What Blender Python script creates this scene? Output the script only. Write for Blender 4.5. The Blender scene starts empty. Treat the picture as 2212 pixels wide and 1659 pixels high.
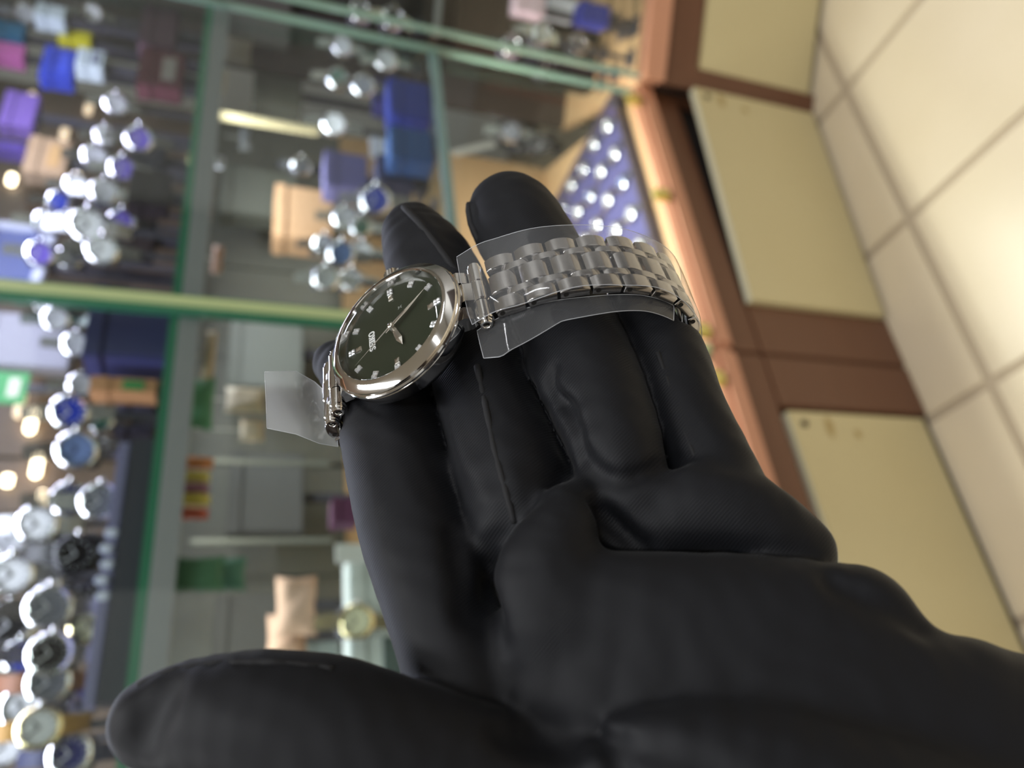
import bpy, bmesh, math, random
import numpy as np
from mathutils import Matrix, Vector
random.seed(7)
SC = bpy.context.scene
COL = SC.collection

# ---------------------------------------------------------------- camera
FPX, CX, CY, CAMH = 1661.0, 1106.0, 829.5, 1.05
_d = np.array([4600.0, 300.0, FPX]); _d /= np.linalg.norm(_d)          # world down, seen from the camera
_y = np.array([0, 0, 1.0]) - _d * _d[2]; _y /= np.linalg.norm(_y)
RW = np.array([np.cross(_y, -_d), _y, -_d])                             # camera axes (right, down, forward) -> world
CAMP = np.array([0, 0, CAMH])
def c2w(p): return CAMP + RW @ np.asarray(p, float)
cam = bpy.data.cameras.new('camera')
cam.sensor_fit = 'HORIZONTAL'; cam.sensor_width = 36.0; cam.lens = 36.0 * FPX / 2212.0
cam.clip_start = 0.01; cam.clip_end = 50
cam.dof.use_dof = True; cam.dof.focus_distance = 0.156; cam.dof.aperture_fstop = 11.0
camo = bpy.data.objects.new('camera', cam); COL.objects.link(camo)
_r, _u, _b = RW @ [1, 0, 0], RW @ [0, -1, 0], RW @ [0, 0, -1]
camo.matrix_world = Matrix(((_r[0], _u[0], _b[0], 0), (_r[1], _u[1], _b[1], 0), (_r[2], _u[2], _b[2], CAMH), (0, 0, 0, 1)))
SC.camera = camo

# ---------------------------------------------------------------- world, lights, exposure
w = bpy.data.worlds.new('world'); SC.world = w; w.use_nodes = True
w.node_tree.nodes['Background'].inputs[0].default_value = (0.92, 0.95, 1.0, 1)
w.node_tree.nodes['Background'].inputs[1].default_value = 0.3
SC.view_settings.view_transform = 'Standard'; SC.view_settings.look = 'None'
SC.view_settings.gamma = 1.0; SC.view_settings.use_curve_mapping = False
SC.view_settings.exposure = 0.0
try:
    SC.cycles.use_denoising = True
    SC.cycles.transparent_max_bounces = 20; SC.cycles.max_bounces = 5; SC.cycles.diffuse_bounces = 2; SC.cycles.glossy_bounces = 3
    SC.cycles.use_adaptive_sampling = True; SC.cycles.adaptive_threshold = 0.06
    SC.cycles.sample_clamp_indirect = 6.0
    SC.cycles.caustics_reflective = False; SC.cycles.caustics_refractive = False
except Exception: pass
def area(name, loc, size, power, color=(1, 1, 1), rot=(0, 0, 0), sy=None):
    l = bpy.data.lights.new(name, 'AREA'); l.energy = power; l.color = color
    l.shape = 'RECTANGLE'; l.size = size; l.size_y = sy or size
    o = bpy.data.objects.new(name, l); COL.objects.link(o); o.location = loc; o.rotation_euler = rot
    return o
# the shop's ceiling lamps: rows of long panels facing down
for i, (x, y) in enumerate([(-1.5, 0.3), (0.0, 0.1), (2.5, -0.3), (-1.5, -1.6), (0.2, -1.6), (1.7, -1.7)]):
    area('ceiling_lamp', (x, y, 2.66), 0.14, 18.5, (0.95, 0.97, 1.0), sy=1.2)

# ---------------------------------------------------------------- helpers
def px(x, y, depth): return np.array([(x - CX) / FPX * depth, (y - CY) / FPX * depth, depth])
def ray(x, y): return RW @ np.array([x - CX, y - CY, FPX])
def atz(x, y, z):
    r = ray(x, y); return CAMP + r * ((z - CAMH) / r[2])

def tag(o, label=None, cat=None, group=None, kind=None):
    if label: o['label'] = label
    if cat: o['category'] = cat
    if group: o['group'] = group
    if kind: o['kind'] = kind
    return o
def empty(name, M=None, parent=None):
    o = bpy.data.objects.new(name, None); COL.objects.link(o); o.empty_display_size = 0.02
    if parent: o.parent = parent
    if M is not None: o.matrix_local = M
    return o
def mkmesh(name, v, f, mat=None, smooth=False, auto=None):
    me = bpy.data.meshes.new(name); me.from_pydata([tuple(map(float, p)) for p in v], [], [list(map(int, q)) for q in f])
    if mat: me.materials.append(mat)
    me.update()
    if smooth: me.shade_smooth()
    if auto is not None: me.shade_smooth(); me.set_sharp_from_angle(angle=math.radians(auto))
    return me
def link(name, me, parent=None, M=None):
    o = bpy.data.objects.new(name, me); COL.objects.link(o)
    if parent: o.parent = parent
    if M is not None: o.matrix_local = M
    return o
class MB:
    def __init__(s): s.v = []; s.f = []
    def add(s, v, f):
        b = len(s.v); s.v += [tuple(p) for p in v]; s.f += [[i + b for i in q] for q in f]; return s
    def box(s, c, d, M=None):
        p = [(c[0] + sx * d[0] / 2, c[1] + sy * d[1] / 2, c[2] + sz * d[2] / 2) for sx in (-1, 1) for sy in (-1, 1) for sz in (-1, 1)]
        if M is not None: p = [tuple(M @ Vector(q)) for q in p]
        return s.add(p, [[0, 1, 3, 2], [4, 6, 7, 5], [0, 4, 5, 1], [2, 3, 7, 6], [0, 2, 6, 4], [1, 5, 7, 3]])
    def bbox(s, c, d, r=0.1, M=None):
        bm = bmesh.new(); bmesh.ops.create_cube(bm, size=1)
        bmesh.ops.scale(bm, vec=d, verts=bm.verts)
        bmesh.ops.bevel(bm, geom=list(bm.edges), offset=r, segments=2, affect='EDGES', clamp_overlap=True)
        bmesh.ops.translate(bm, vec=c, verts=bm.verts)
        if M is not None: bmesh.ops.transform(bm, matrix=M, verts=bm.verts)
        bm.verts.ensure_lookup_table(); bm.verts.index_update()
        s.add([tuple(q.co) for q in bm.verts], [[q.index for q in f.verts] for f in bm.faces]); bm.free(); return s
    def lathe(s, prof, n=48, M=None, a0=0, a1=2 * math.pi):
        full = abs(a1 - a0 - 2 * math.pi) < 1e-6; m = n if full else n + 1
        v = []
        for (r, z) in prof:
            for k in range(m):
                a = a0 + (a1 - a0) * k / n; v.append((r * math.cos(a), r * math.sin(a), z))
        f = []
        for i in range(len(prof) - 1):
            for k in range(n):
                k2 = (k + 1) % m; f.append([i * m + k, i * m + k2, (i + 1) * m + k2, (i + 1) * m + k])
        if M is not None: v = [tuple(M @ Vector(q)) for q in v]
        return s.add(v, f)
    def prism(s, poly, z0, z1, M=None):
        n = len(poly); v = [(p[0], p[1], z0) for p in poly] + [(p[0], p[1], z1) for p in poly]
        f = [list(range(n))[::-1], list(range(n, 2 * n))] + [[i, (i + 1) % n, n + (i + 1) % n, n + i] for i in range(n)]
        if M is not None: v = [tuple(M @ Vector(q)) for q in v]
        return s.add(v, f)
    def tube(s, pts, r, n=6):
        pts = [Vector(p) for p in pts]; v = []; rr = r if isinstance(r, (list, tuple)) else [r] * len(pts)
        for i, p in enumerate(pts):
            t = (pts[min(i + 1, len(pts) - 1)] - pts[max(i - 1, 0)]).normalized()
            a = t.cross(Vector((0, 0, 1))); a = a.normalized() if a.length > 1e-4 else t.cross(Vector((1, 0, 0))).normalized()
            b = t.cross(a)
            for k in range(n):
                q = 2 * math.pi * k / n; v.append(tuple(p + (a * math.cos(q) + b * math.sin(q)) * rr[i]))
        f = [[i * n + k, i * n + (k + 1) % n, (i + 1) * n + (k + 1) % n, (i + 1) * n + k] for i in range(len(pts) - 1) for k in range(n)]
        f += [list(range(n))[::-1], [(len(pts) - 1) * n + k for k in range(n)]]
        return s.add(v, f)
    def mesh(s, name, mat, smooth=False, auto=None): return mkmesh(name, s.v, s.f, mat, smooth, auto)
    def build(s, name, mat, parent=None, M=None, smooth=False, auto=None): return link(name, s.mesh(name, mat, smooth, auto), parent, M)

# ---------------------------------------------------------------- materials
def sl(c): return c / 12.92 if c <= 0.04045 else ((c + 0.055) / 1.055) ** 2.4
def rgb(r, g, b): return (sl(r / 255), sl(g / 255), sl(b / 255), 1)
MATS = {}
def mat(name, col, rough=0.5, metal=0.0, noise=None, bump=None, spec=0.5, emit=None, coat=0, alpha=None, sheen=0):
    if name in MATS: return MATS[name]
    m = bpy.data.materials.new(name); m.use_nodes = True; MATS[name] = m
    nt = m.node_tree; b = nt.nodes['Principled BSDF']
    b.inputs['Base Color'].default_value = col; b.inputs['Roughness'].default_value = rough; b.inputs['Metallic'].default_value = metal
    b.inputs['Specular IOR Level'].default_value = spec
    if coat: b.inputs['Coat Weight'].default_value = coat
    if sheen: b.inputs['Sheen Weight'].default_value = sheen
    if emit: b.inputs['Emission Color'].default_value = emit[0]; b.inputs['Emission Strength'].default_value = emit[1]
    tc = nt.nodes.new('ShaderNodeTexCoord')
    if noise:            # (scale vec/num, colour2, detail)
        mp = nt.nodes.new('ShaderNodeMapping'); nz = nt.nodes.new('ShaderNodeTexNoise'); mx = nt.nodes.new('ShaderNodeMix'); mx.data_type = 'RGBA'
        sc = noise[0]; mp.inputs['Scale'].default_value = sc if isinstance(sc, tuple) else (sc, sc, sc)
        nz.inputs['Scale'].default_value = 1.0; nz.inputs['Detail'].default_value = noise[2] if len(noise) > 2 else 4
        nt.links.new(tc.outputs['Object'], mp.inputs[0]); nt.links.new(mp.outputs[0], nz.inputs['Vector'])
        nt.links.new(nz.outputs['Fac'], mx.inputs[0]); mx.inputs[6].default_value = col; mx.inputs[7].default_value = noise[1]
        nt.links.new(mx.outputs[2], b.inputs['Base Color'])
    if bump:             # (scale, strength, distance)
        nz2 = nt.nodes.new('ShaderNodeTexNoise'); bp = nt.nodes.new('ShaderNodeBump')
        nz2.inputs['Scale'].default_value = bump[0]; bp.inputs['Strength'].default_value = bump[1]; bp.inputs['Distance'].default_value = bump[2]
        nt.links.new(tc.outputs['Object'], nz2.inputs['Vector']); nt.links.new(nz2.outputs['Fac'], bp.inputs['Height']); nt.links.new(bp.outputs[0], b.inputs['Normal'])
    return m
def glass(name, tint, ior=1.5, rough=0.0, haze=0.0, hazecol=(0.8, 0.85, 0.85, 1), bump=None):
    if name in MATS: return MATS[name]
    m = bpy.data.materials.new(name); m.use_nodes = True; MATS[name] = m; nt = m.node_tree; N = nt.nodes
    N.remove(N['Principled BSDF']); out = N['Material Output']
    tr = N.new('ShaderNodeBsdfTransparent'); tr.inputs[0].default_value = tint
    gl = N.new('ShaderNodeBsdfGlossy'); gl.inputs['Roughness'].default_value = rough
    fr = N.new('ShaderNodeFresnel'); ge = N.new('ShaderNodeNewGeometry'); mr = N.new('ShaderNodeMapRange')     # same reflectance on both faces of a thin pane
    mr.inputs['To Min'].default_value = ior; mr.inputs['To Max'].default_value = 1 / ior
    nt.links.new(ge.outputs['Backfacing'], mr.inputs['Value']); nt.links.new(mr.outputs[0], fr.inputs[0])
    mx = N.new('ShaderNodeMixShader'); nt.links.new(fr.outputs[0], mx.inputs[0]); nt.links.new(gl.outputs[0], mx.inputs[2])
    if haze:
        df = N.new('ShaderNodeBsdfDiffuse'); df.inputs[0].default_value = hazecol; m2 = N.new('ShaderNodeMixShader'); m2.inputs[0].default_value = haze
        nt.links.new(tr.outputs[0], m2.inputs[1]); nt.links.new(df.outputs[0], m2.inputs[2]); nt.links.new(m2.outputs[0], mx.inputs[1])
    else: nt.links.new(tr.outputs[0], mx.inputs[1])
    if bump:
        tc = N.new('ShaderNodeTexCoord'); nz = N.new('ShaderNodeTexNoise'); bp = N.new('ShaderNodeBump')
        nz.inputs['Scale'].default_value = bump[0]; nz.inputs['Detail'].default_value = 3; bp.inputs['Strength'].default_value = bump[1]; bp.inputs['Distance'].default_value = bump[2]
        nt.links.new(tc.outputs['Object'], nz.inputs['Vector']); nt.links.new(nz.outputs[0], bp.inputs['Height'])
        nt.links.new(bp.outputs[0], gl.inputs['Normal']); nt.links.new(bp.outputs[0], fr.inputs['Normal'])
    nt.links.new(mx.outputs[0], out.inputs[0]); return m

M_brown = mat('cabinet_wood', rgb(108, 70, 48), 0.45, noise=((3, 3, 40), rgb(97, 61, 41)))
M_rail = mat('rail_wood', rgb(205, 148, 118), 0.4, noise=((3, 3, 40), rgb(192, 134, 102)))
M_peach = mat('case_board', rgb(205, 168, 125), 0.5, noise=((4, 4, 30), rgb(190, 150, 108)))
M_cream = mat('cream_laminate', rgb(206, 192, 148), 0.4, noise=(6, rgb(200, 184, 138)))
M_creamedge = mat('cream_edge', rgb(228, 222, 190), 0.5)
M_tile = mat('floor_tile', rgb(206, 189, 156), 0.3, noise=(5, rgb(217, 201, 174), 6))
M_grout = mat("grout", rgb(176, 158, 132), 0.8)
M_wallc = mat('wall_paint', rgb(225, 224, 220), 0.8)
M_dark = mat('dark_recess', rgb(40, 34, 30), 0.7)
M_glass = glass('case_glass', (0.93, 0.97, 0.95, 1))
M_gedge = mat('glass_edge', rgb(60, 120, 95), 0.15, coat=0.5)
M_gpale = mat('pale_glass_edge', rgb(190, 205, 150), 0.2, coat=0.5)
M_alu = mat('aluminium', rgb(150, 150, 154), 0.45, 0.4)
M_gblue = mat('blue_glass_edge', rgb(150, 172, 174), 0.2, coat=0.5)
M_gclear = mat('clear_glass_edge', rgb(140, 168, 150), 0.2, coat=0.5)
M_back1 = mat('back_panel_grey', rgb(122, 118, 106), 0.35, noise=(7, rgb(98, 95, 86)))
M_back2 = mat('back_panel_brown', rgb(120, 100, 82), 0.5, noise=((2, 2, 25), rgb(96, 80, 68)))
M_brass = mat('brass', rgb(222, 208, 130), 0.35, 0.8)
M_steel = mat('polished_steel', (0.80, 0.79, 0.77, 1), 0.07, 1.0)
M_link = mat('link_steel', (0.55, 0.54, 0.53, 1), 0.17, 1.0)

# ---------------------------------------------------------------- the setting: floor, ceiling, walls
A0 = np.array([0.322, 0.999]); ANG = math.radians(31.4); TS = 0.3205
TA = np.array([math.cos(ANG), math.sin(ANG)]); TB = np.array([-math.sin(ANG), math.cos(ANG)])
floor = MB().box((0, 0, -0.03), (7, 7, 0.05)).build('floor', M_grout); tag(floor, kind='structure')
tme = MB().bbox((0, 0, 0), (TS - 0.014, TS - 0.014, 0.01), 0.0012).mesh('tile', M_tile, auto=40)
for i in range(-5, 5):
    for j in range(-7, 4):
        c = A0 + TA * TS * (i + .5) + TB * TS * (j + .5)
        link('tile', tme, floor, Matrix.Translation((c[0], c[1], -0.005)) @ Matrix.Rotation(ANG, 4, 'Z'))
ceil = MB().box((0, 0, 2.72), (7, 7, 0.05)).build('ceiling', M_wallc); tag(ceil, kind='structure')
wb = MB().box((0, -3.0, 1.35), (7, 0.1, 2.7)).build('wall_back', M_wallc); tag(wb, kind='structure')
M_panel = mat('dark_reflection_panel', rgb(62, 48, 40), 0.5, noise=((2, 2, 12), rgb(48, 38, 32)))  # unseen dark panels added so the watch bezel mirrors something dark
for k, (x, y, z, dx, dy, dz) in enumerate([(-2.2, -2.93, .9, 1.2, .04, 1.8), (-.5, -2.93, .9, 1.3, .04, 1.8), (1.4, -2.93, .9, 1.5, .04, 1.8), (-3.13, -1.4, .9, .04, 1.8, 1.8), (-3.13, 1.2, 1.1, .04, 2.2, 2.2), (3.13, -1.0, 1.0, .04, 2.4, 2.0)]):
    tp = MB().bbox((x, y, z), (dx, dy, dz), .01).build('reflection_panel_%d' % (k + 1), M_panel); tag(tp, kind='structure')
wl = MB().box((-3.2, 0, 1.35), (0.1, 7, 2.7)).build('wall_left', M_wallc); tag(wl, kind='structure')
wr = MB().box((3.2, 0, 1.35), (0.1, 7, 2.7)).build('wall_right', M_wallc); tag(wr, kind='structure')
wf = MB().box((0, 3.2, 1.35), (7, 0.1, 2.7)).build('wall_front', M_wallc); tag(wf, kind='structure')

# ---------------------------------------------------------------- showcase frame of reference
O2 = atz(1400, 190, 0.35)[:2]
UU = np.array([-0.85174903, -0.52394999]); NN = np.array([-UU[1] * -1, 0]); NN = np.array([-0.52394999, 0.85174903])
def FR(s, t, h): return (O2[0] + UU[0] * s + NN[0] * t, O2[1] + UU[1] * s + NN[1] * t, h)   # along, behind the glass, height
MF = Matrix(((-UU[0], NN[0], 0, O2[0]), (-UU[1], NN[1], 0, O2[1]), (0, 0, 1, 0), (0, 0, 0, 1)))   # local x = -s, y = t, z = h
def onF(x, y, t=0.0):
    r = ray(x, y); k = (O2 @ NN + t) / (r[:2] @ NN); P = CAMP + r * k
    return (P[:2] - O2) @ UU, t, P[2]
def onH(x, y, h):
    P = atz(x, y, h); q = P[:2] - O2; return q @ UU, q @ NN, h
def B(m, s0, s1, t0, t1, h0, h1): return m.box((-(s0 + s1) / 2, (t0 + t1) / 2, (h0 + h1) / 2), (abs(s1 - s0), abs(t1 - t0), abs(h1 - h0)))
def BB(m, s0, s1, t0, t1, h0, h1, r): return m.bbox((-(s0 + s1) / 2, (t0 + t1) / 2, (h0 + h1) / 2), (abs(s1 - s0), abs(t1 - t0), abs(h1 - h0)), r)
SJ, SE, TD = 0.592, 1.36, 0.46      # joint between the two cases, far end, depth
def case_unit(name, label, s0, s1):
    r = empty(name, MF); tag(r, label, 'showcase')
    return r
def base_cabinet(label, s0, s1, d0, d1):
    r = empty('base_cabinet', MF); tag(r, label, 'cabinet', 'base cabinets under the showcases')
    B(MB(), s0, s1, 0.02, TD, 0.0, 0.345).build('carcass', M_dark, r)
    BB(MB(), s0, s1, 0, 0.02, 0.292, 0.345, 0.003).build('top_rail', M_brown, r, auto=40)
    BB(MB(), s0, d0, 0, 0.0198, 0.0, 0.292, 0.003).build('stile', M_brown, r, auto=40)
    BB(MB(), d1, s1, 0, 0.0198, 0.0, 0.292, 0.003).build('stile', M_brown, r, auto=40)
    B(MB(), d0, d1, 0.006, 0.02, 0.0, 0.016).build('bottom_rail', M_dark, r)
    return r
cab1 = base_cabinet('brown wooden base cabinet holding the cream door pulled askew', 0.0, SJ - .001, 0.02, 0.495)
cab2 = base_cabinet('brown wooden base cabinet with the smudged cream door beside the glove', SJ + .001, SE, 0.683, SE - .04)
def door(parent, s0, s1, h0, h1, t, yaw=0, thick=0.016, pull=None):
    e = empty('door', Matrix.Translation((-s1, t, 0)) @ Matrix.Rotation(yaw, 4, 'Z'), parent)
    w_ = s1 - s0
    MB().bbox((w_ / 2, 0, (h0 + h1) / 2), (w_, thick, h1 - h0), 0.002).build('panel', M_cream, e, auto=40)
    MB().box((w_ / 2, 0, h1 + 0.0006), (w_ - .004, thick - .003, 0.0012)).build('edge_band', M_creamedge, e)
    return e
d1 = door(cab1, 0.03, 0.497, 0.012, 0.285, -0.003, -0.075)
d2 = door(cab2, 0.688, SE - .045, 0.012, 0.278, 0.010)
M_stain = mat('smudge', rgb(176, 152, 100), 0.6)
M_lock = mat('lock', rgb(70, 60, 45), 0.4, 0.8)
def blob(cx, cz, rx, rz, seed, n=18):
    rnd = random.Random(seed); return [(cx + rx * math.cos(2 * math.pi * k / n) * rnd.uniform(.75, 1.1), cz + rz * math.sin(2 * math.pi * k / n) * rnd.uniform(.75, 1.1)) for k in range(n)]
MXZ = Matrix(((1, 0, 0, 0), (0, 0, -1, 0), (0, 1, 0, 0), (0, 0, 0, 1)))   # polygon x,y -> x,z ; extrude -> -y
for k, (cx, cz, rx, rz) in enumerate([(-0.075, -0.068, 0.018, 0.008), (-0.085, -0.118, 0.008, 0.007)]):
    W = SE - .045 - .688
    MB().prism(blob(W + cx + .05, .278 + cz, rx, rz, k), 0.0085, 0.0088, MXZ).build('smudge', M_stain, d2)
    W = .497 - .03
    MB().prism(blob(W + cx + .05, .285 + cz + .015, rx * .9, rz, k + 5), 0.0085, 0.0088, MXZ).build('smudge', M_stain, d1)
MB().lathe([(0, .003), (.005, .003), (.006, 0)], 14, Matrix.Translation((SE - .045 - .688 - .022, -0.008, .255)) @ Matrix.Rotation(math.pi / 2, 4, 'X')).build('lock', M_lock, d2, smooth=True)
MB().lathe([(0, .003), (.005, .003), (.006, 0)], 14, Matrix.Translation((.497 - .03 - .022, -0.008, .262)) @ Matrix.Rotation(math.pi / 2, 4, 'X')).build('lock', M_lock, d1, smooth=True)

# glass showcases standing on the cabinets
def showcase(label, s0, s1):
    r = empty('glass_showcase', MF); tag(r, label, 'showcase', 'glass showcases')
    BB(MB(), s0, s1, -0.012, 0.026, 0.345, 0.385, 0.008).build('front_rail', M_rail, r, auto=50)
    MB().prism([(-s1, .026), (-s0, .026), (-(s0 - .23 if s0 < .1 else s0), TD), (-s1, TD)], .345, .365).build('bottom_board', M_peach, r)
    # front pane with its green polished edges
    B(MB(), s0 + .012, s1 - .012, 0.004, 0.010, 0.385, 1.98).build('front_pane', M_glass, r)
    B(MB(), s0 + (.006 if s0 < .1 else .003), s0 + .012, 0.002, 0.012, 0.385, 1.98).build('pane_edge', M_gclear if s0 < .1 else M_gedge, r)
    B(MB(), s1 - .012, s1 - .003, 0.002, 0.012, 0.385, 1.98).build('pane_edge', M_gedge, r)
    back0 = s0 - .23 if s0 < .1 else s0 + .004         # the corner unit reaches into the wedge behind the corner
    for z, al in ((1.117, True), (0.762, False), (1.55, True)):
        sh = MB().prism([(-s1 + .004, .022), (-s0 - .004, .022), (-back0, TD - .03), (-s1 + .004, TD - .03)], z, z + .008).build('shelf', M_glass, r)
        B(MB(), s0 + .004, s1 - .004, 0.014, 0.022, z - (.001 if al else .006), z + .009).build('shelf_edge', M_gedge if al else M_gblue, sh)
        if al: B(MB(), s0 + .004, s1 - .004, 0.013, 0.026, z - .024, z - .001).build('shelf_rail', M_alu, sh)
        for ss in (s0 + .06, (s0 + s1) / 2, s1 - .06):
            MB().lathe([(0, -.012), (.006, -.012), (.006, 0), (0, 0)], 10, Matrix.Translation((-ss, 0.0355, z))).build('shelf_clip', M_steel, sh, smooth=True)
    B(MB(), back0, s1, TD - .025, TD, 0.366, 0.762).build('back_panel', M_peach, r)
    k = 4; sb0 = s0; s0 = back0; ws = (s1 - s0) / k
    for i in range(k):
        for z0, z1 in ((0.764, 0.86), (0.862, 1.115)):
            B(MB(), s0 + ws * i + .0015, s0 + ws * (i + 1) - .0015, TD - .022 + .002 * ((i + (z0 > .8)) % 2), TD, z0, z1).build('back_panel', M_back1 if z0 > .8 else M_peach, r)
    k = 9; ws = (s1 - s0) / k
    for i in range(k): B(MB(), s0 + ws * i + .001, s0 + ws * (i + 1) - .001, TD - .02, TD, 1.118, 1.98).build('back_panel', M_back2, r)
    s0 = sb0; B(MB(), s0, s1, 0, TD, 1.981, 2.02).build('top_board', M_rail, r)
    return r
sc1 = showcase('glass showcase between the corner and the yellow-green glass joint', 0.004, SJ)
sc2 = showcase('glass showcase left of the joint, behind the gloved thumb', SJ + .001, SE)
jt = B(MB(), SJ - .0045, SJ + .0055, -0.006, 0.0014, 0.386, 1.98).build('joint_strip', M_gpale); jt.matrix_local = MF
tag(jt, 'pale yellow-green upright strip covering the joint of the glass panes', 'strip')
# brass clips on the rail
def clip(s, h, label):
    r = empty('brass_clip', MF @ Matrix.Translation((-s, -0.004, h))); tag(r, label, 'clip', 'brass pane clips on the wooden rail')
    MB().bbox((0, -.004, 0.012), (0.024, 0.014, 0.03), 0.004).build('body', M_brass, r, auto=40)
    MB().lathe([(0, .012), (.003, .0115), (.0045, .009), (.005, .006)], 14, Matrix.Translation((0, -.004, 0.012)) @ Matrix.Rotation(math.pi / 2, 4, 'X')).build('screw', M_brass, r, smooth=True)
clip(0.055, 0.386, 'brass clip at the corner of the showcase')
clip(0.29, 0.386, 'brass clip midway along the rail beside the watch tray')
clip(0.565, 0.386, 'brass clip right of the pane joint')
clip(0.648, 0.386, 'brass clip left of the pane joint, next to the glove')
# interior lights of the cases
def strip_light(s0, s1, t, h, power, col):
    c = FR((s0 + s1) / 2, t, h); a = math.atan2(UU[1], UU[0])
    area('case_light', c, s1 - s0, power, col, (0, 0, a), 0.03)
strip_light(0.05, SJ - .05, 0.045, 1.52, 5.5, (0.76, 0.74, 1.0)); strip_light(SJ + .05, SE - .05, 0.045, 1.52, 5.5, (0.80, 0.79, 1.0))
strip_light(0.05, SJ - .05, 0.16, 1.105, 2.8, (0.92, 0.95, 1.0)); strip_light(SJ + .05, SE - .05, 0.18, 1.105, 1.3, (0.97, 0.96, 0.95))
strip_light(0.02, SJ - .05, 0.12, 0.75, 6.0, (1.0, 0.97, 0.93)); strip_light(SJ + .05, SE - .05, 0.06, 0.75, 3.0, (1.0, 0.95, 0.9))  # lights added below the lower shelf to brighten the bottom boards

# the neighbouring showcase round the corner
U2 = atz(1420, 0, 0.35)[:2] - O2; U2 /= np.linalg.norm(U2)
N2 = np.array([-U2[1], U2[0]])
MG = Matrix(((U2[0], N2[0], 0, O2[0]), (U2[1], N2[1], 0, O2[1]), (0, 0, 1, 0), (0, 0, 0, 1)))
def onG(x, y, t=0.0):
    r = ray(x, y); k = (O2 @ N2 + t) / (r[:2] @ N2); P = CAMP + r * k
    return (P[:2] - O2) @ U2, t, P[2]
def C2(m, x0, x1, y0, y1, z0, z1): return m.box(((x0 + x1) / 2, (y0 + y1) / 2, (z0 + z1) / 2), (x1 - x0, y1 - y0, z1 - z0))
cab3 = empty('base_cabinet', MG); tag(cab3, 'brown wooden base cabinet round the corner with a clean cream door', 'cabinet', 'base cabinets under the showcases')
C2(MB(), 0.02, 1.0, -.02, .40, 0, .345).build('carcass', M_dark, cab3)
C2(MB(), 0.0, 1.0, -.04, -.02, .272, .345).build('top_rail', M_brown, cab3)
C2(MB(), -0.005, 0.04, -.04, -.0201, 0, .272).build('stile', M_brown, cab3)
C2(MB(), 0.96, 1.0, -.04, -.0201, 0, .272).build('stile', M_brown, cab3)
dd = MB().bbox((0.49, -.03, .14), (.9, .016, .256), .002).build('door', M_cream, cab3, auto=40)
sc3 = empty('glass_showcase', MG); tag(sc3, 'dark glass showcase round the corner at the top edge', 'showcase', 'glass showcases')
C2(MB(), 0, 1.0, -.052, -.015, .345, .385).build('front_rail', M_rail, sc3)
C2(MB(), 0.0, 1.0, -.015, .40, .345, .365).build('bottom_board', M_peach, sc3)
C2(MB(), 0.012, 1.0, -.030, -.024, .385, 1.98).build('front_pane', M_glass, sc3)
C2(MB(), 0.004, 0.012, -.032, -.022, .385, 1.98).build('pane_edge', M_gclear, sc3)
M_dwood = mat('dark_back', rgb(58, 46, 40), 0.5, noise=((2, 2, 20), rgb(40, 32, 28)))
C2(MB(), 0, 1.0, .37, .40, .365, 1.98).build('back_panel', M_dwood, sc3)
s3 = C2(MB(), 0.004, 1.0, -.01, .37, .762, .770).build('shelf', M_glass, sc3)
C2(MB(), 0.004, 1.0, -.018, -.01, .761, .771).build('shelf_edge', M_alu, s3)
C2(MB(), 0, 1.0, -.034, .40, 1.98, 2.02).build('top_board', M_rail, sc3)

# ---------------------------------------------------------------- the wrist watch in the hand (built in millimetres)
WX = np.array([-.174, -.740, .649]); WX /= np.linalg.norm(WX)
WY = np.array([-.836, .459, .3005]); WY -= WX * (WX @ WY); WY /= np.linalg.norm(WY)
WN = np.cross(WX, WY); WC = px(851.3, 709.4, 0.156)
_wx, _wy, _wn, _wc = RW @ WX, RW @ WY, RW @ WN, c2w(WC)
MWATCH = Matrix(((_wx[0], _wy[0], _wn[0], _wc[0]), (_wx[1], _wy[1], _wn[1], _wc[1]), (_wx[2], _wy[2], _wn[2], _wc[2]), (0, 0, 0, 1))) @ Matrix.Scale(0.001, 4)
watch = empty('wrist_watch', MWATCH)
tag(watch, 'steel wrist watch with dark green dial lying across the black gloved fingers', 'watch')
M_dial = mat('green_dial', rgb(40, 45, 32), 0.35, noise=(0.05, rgb(34, 42, 28)))
M_gold = mat('pale_gold_steel', (0.85, 0.81, 0.74, 1), 0.22, 1.0)
M_gem = mat('diamond', (0.92, 0.92, 0.94, 1), 0.28, 0.7)
M_crystal = glass('watch_crystal', (0.97, 0.98, 0.97, 1), 1.45)
M_hole = mat('pin_hole', rgb(20, 18, 16), 0.6)
# case: lower body, side ring
MB().lathe([(0, -6.2), (12.5, -6.2), (14.3, -5.4), (15.4, -3.8), (15.75, -2.2), (15.85, -1.0), (15.6, -.75)], 96).build('case', M_steel, watch, auto=35)
MB().lathe([(15.2, -.8), (15.9, -.75), (16.15, -.45), (16.15, -.05), (15.95, .25), (15.6, .35), (15.75, .55), (15.65, .85), (14.2, 1.75), (13.6, 1.95), (13.25, 1.95), (13.1, 1.75), (13.0, 0.9), (12.75, 0.0)], 96).build('bezel', M_steel, watch, auto=25)
MB().lathe([(0, .0), (12.9, .0), (12.9, -.3), (0, -.3)], 72).build('dial', M_dial, watch)
MB().lathe([(13.2, 1.72), (13.0, 1.9), (9, 1.98), (0, 2.0)], 72).build('crystal', M_crystal, watch, smooth=True)
def clk(h): a = math.radians(h * 30); return math.sin(a), math.cos(a)      # x = 3 o'clock, y = 12 o'clock
mm = MB()
mm.box((0, 0, .12), (1.35, 1.6, .24))
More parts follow.
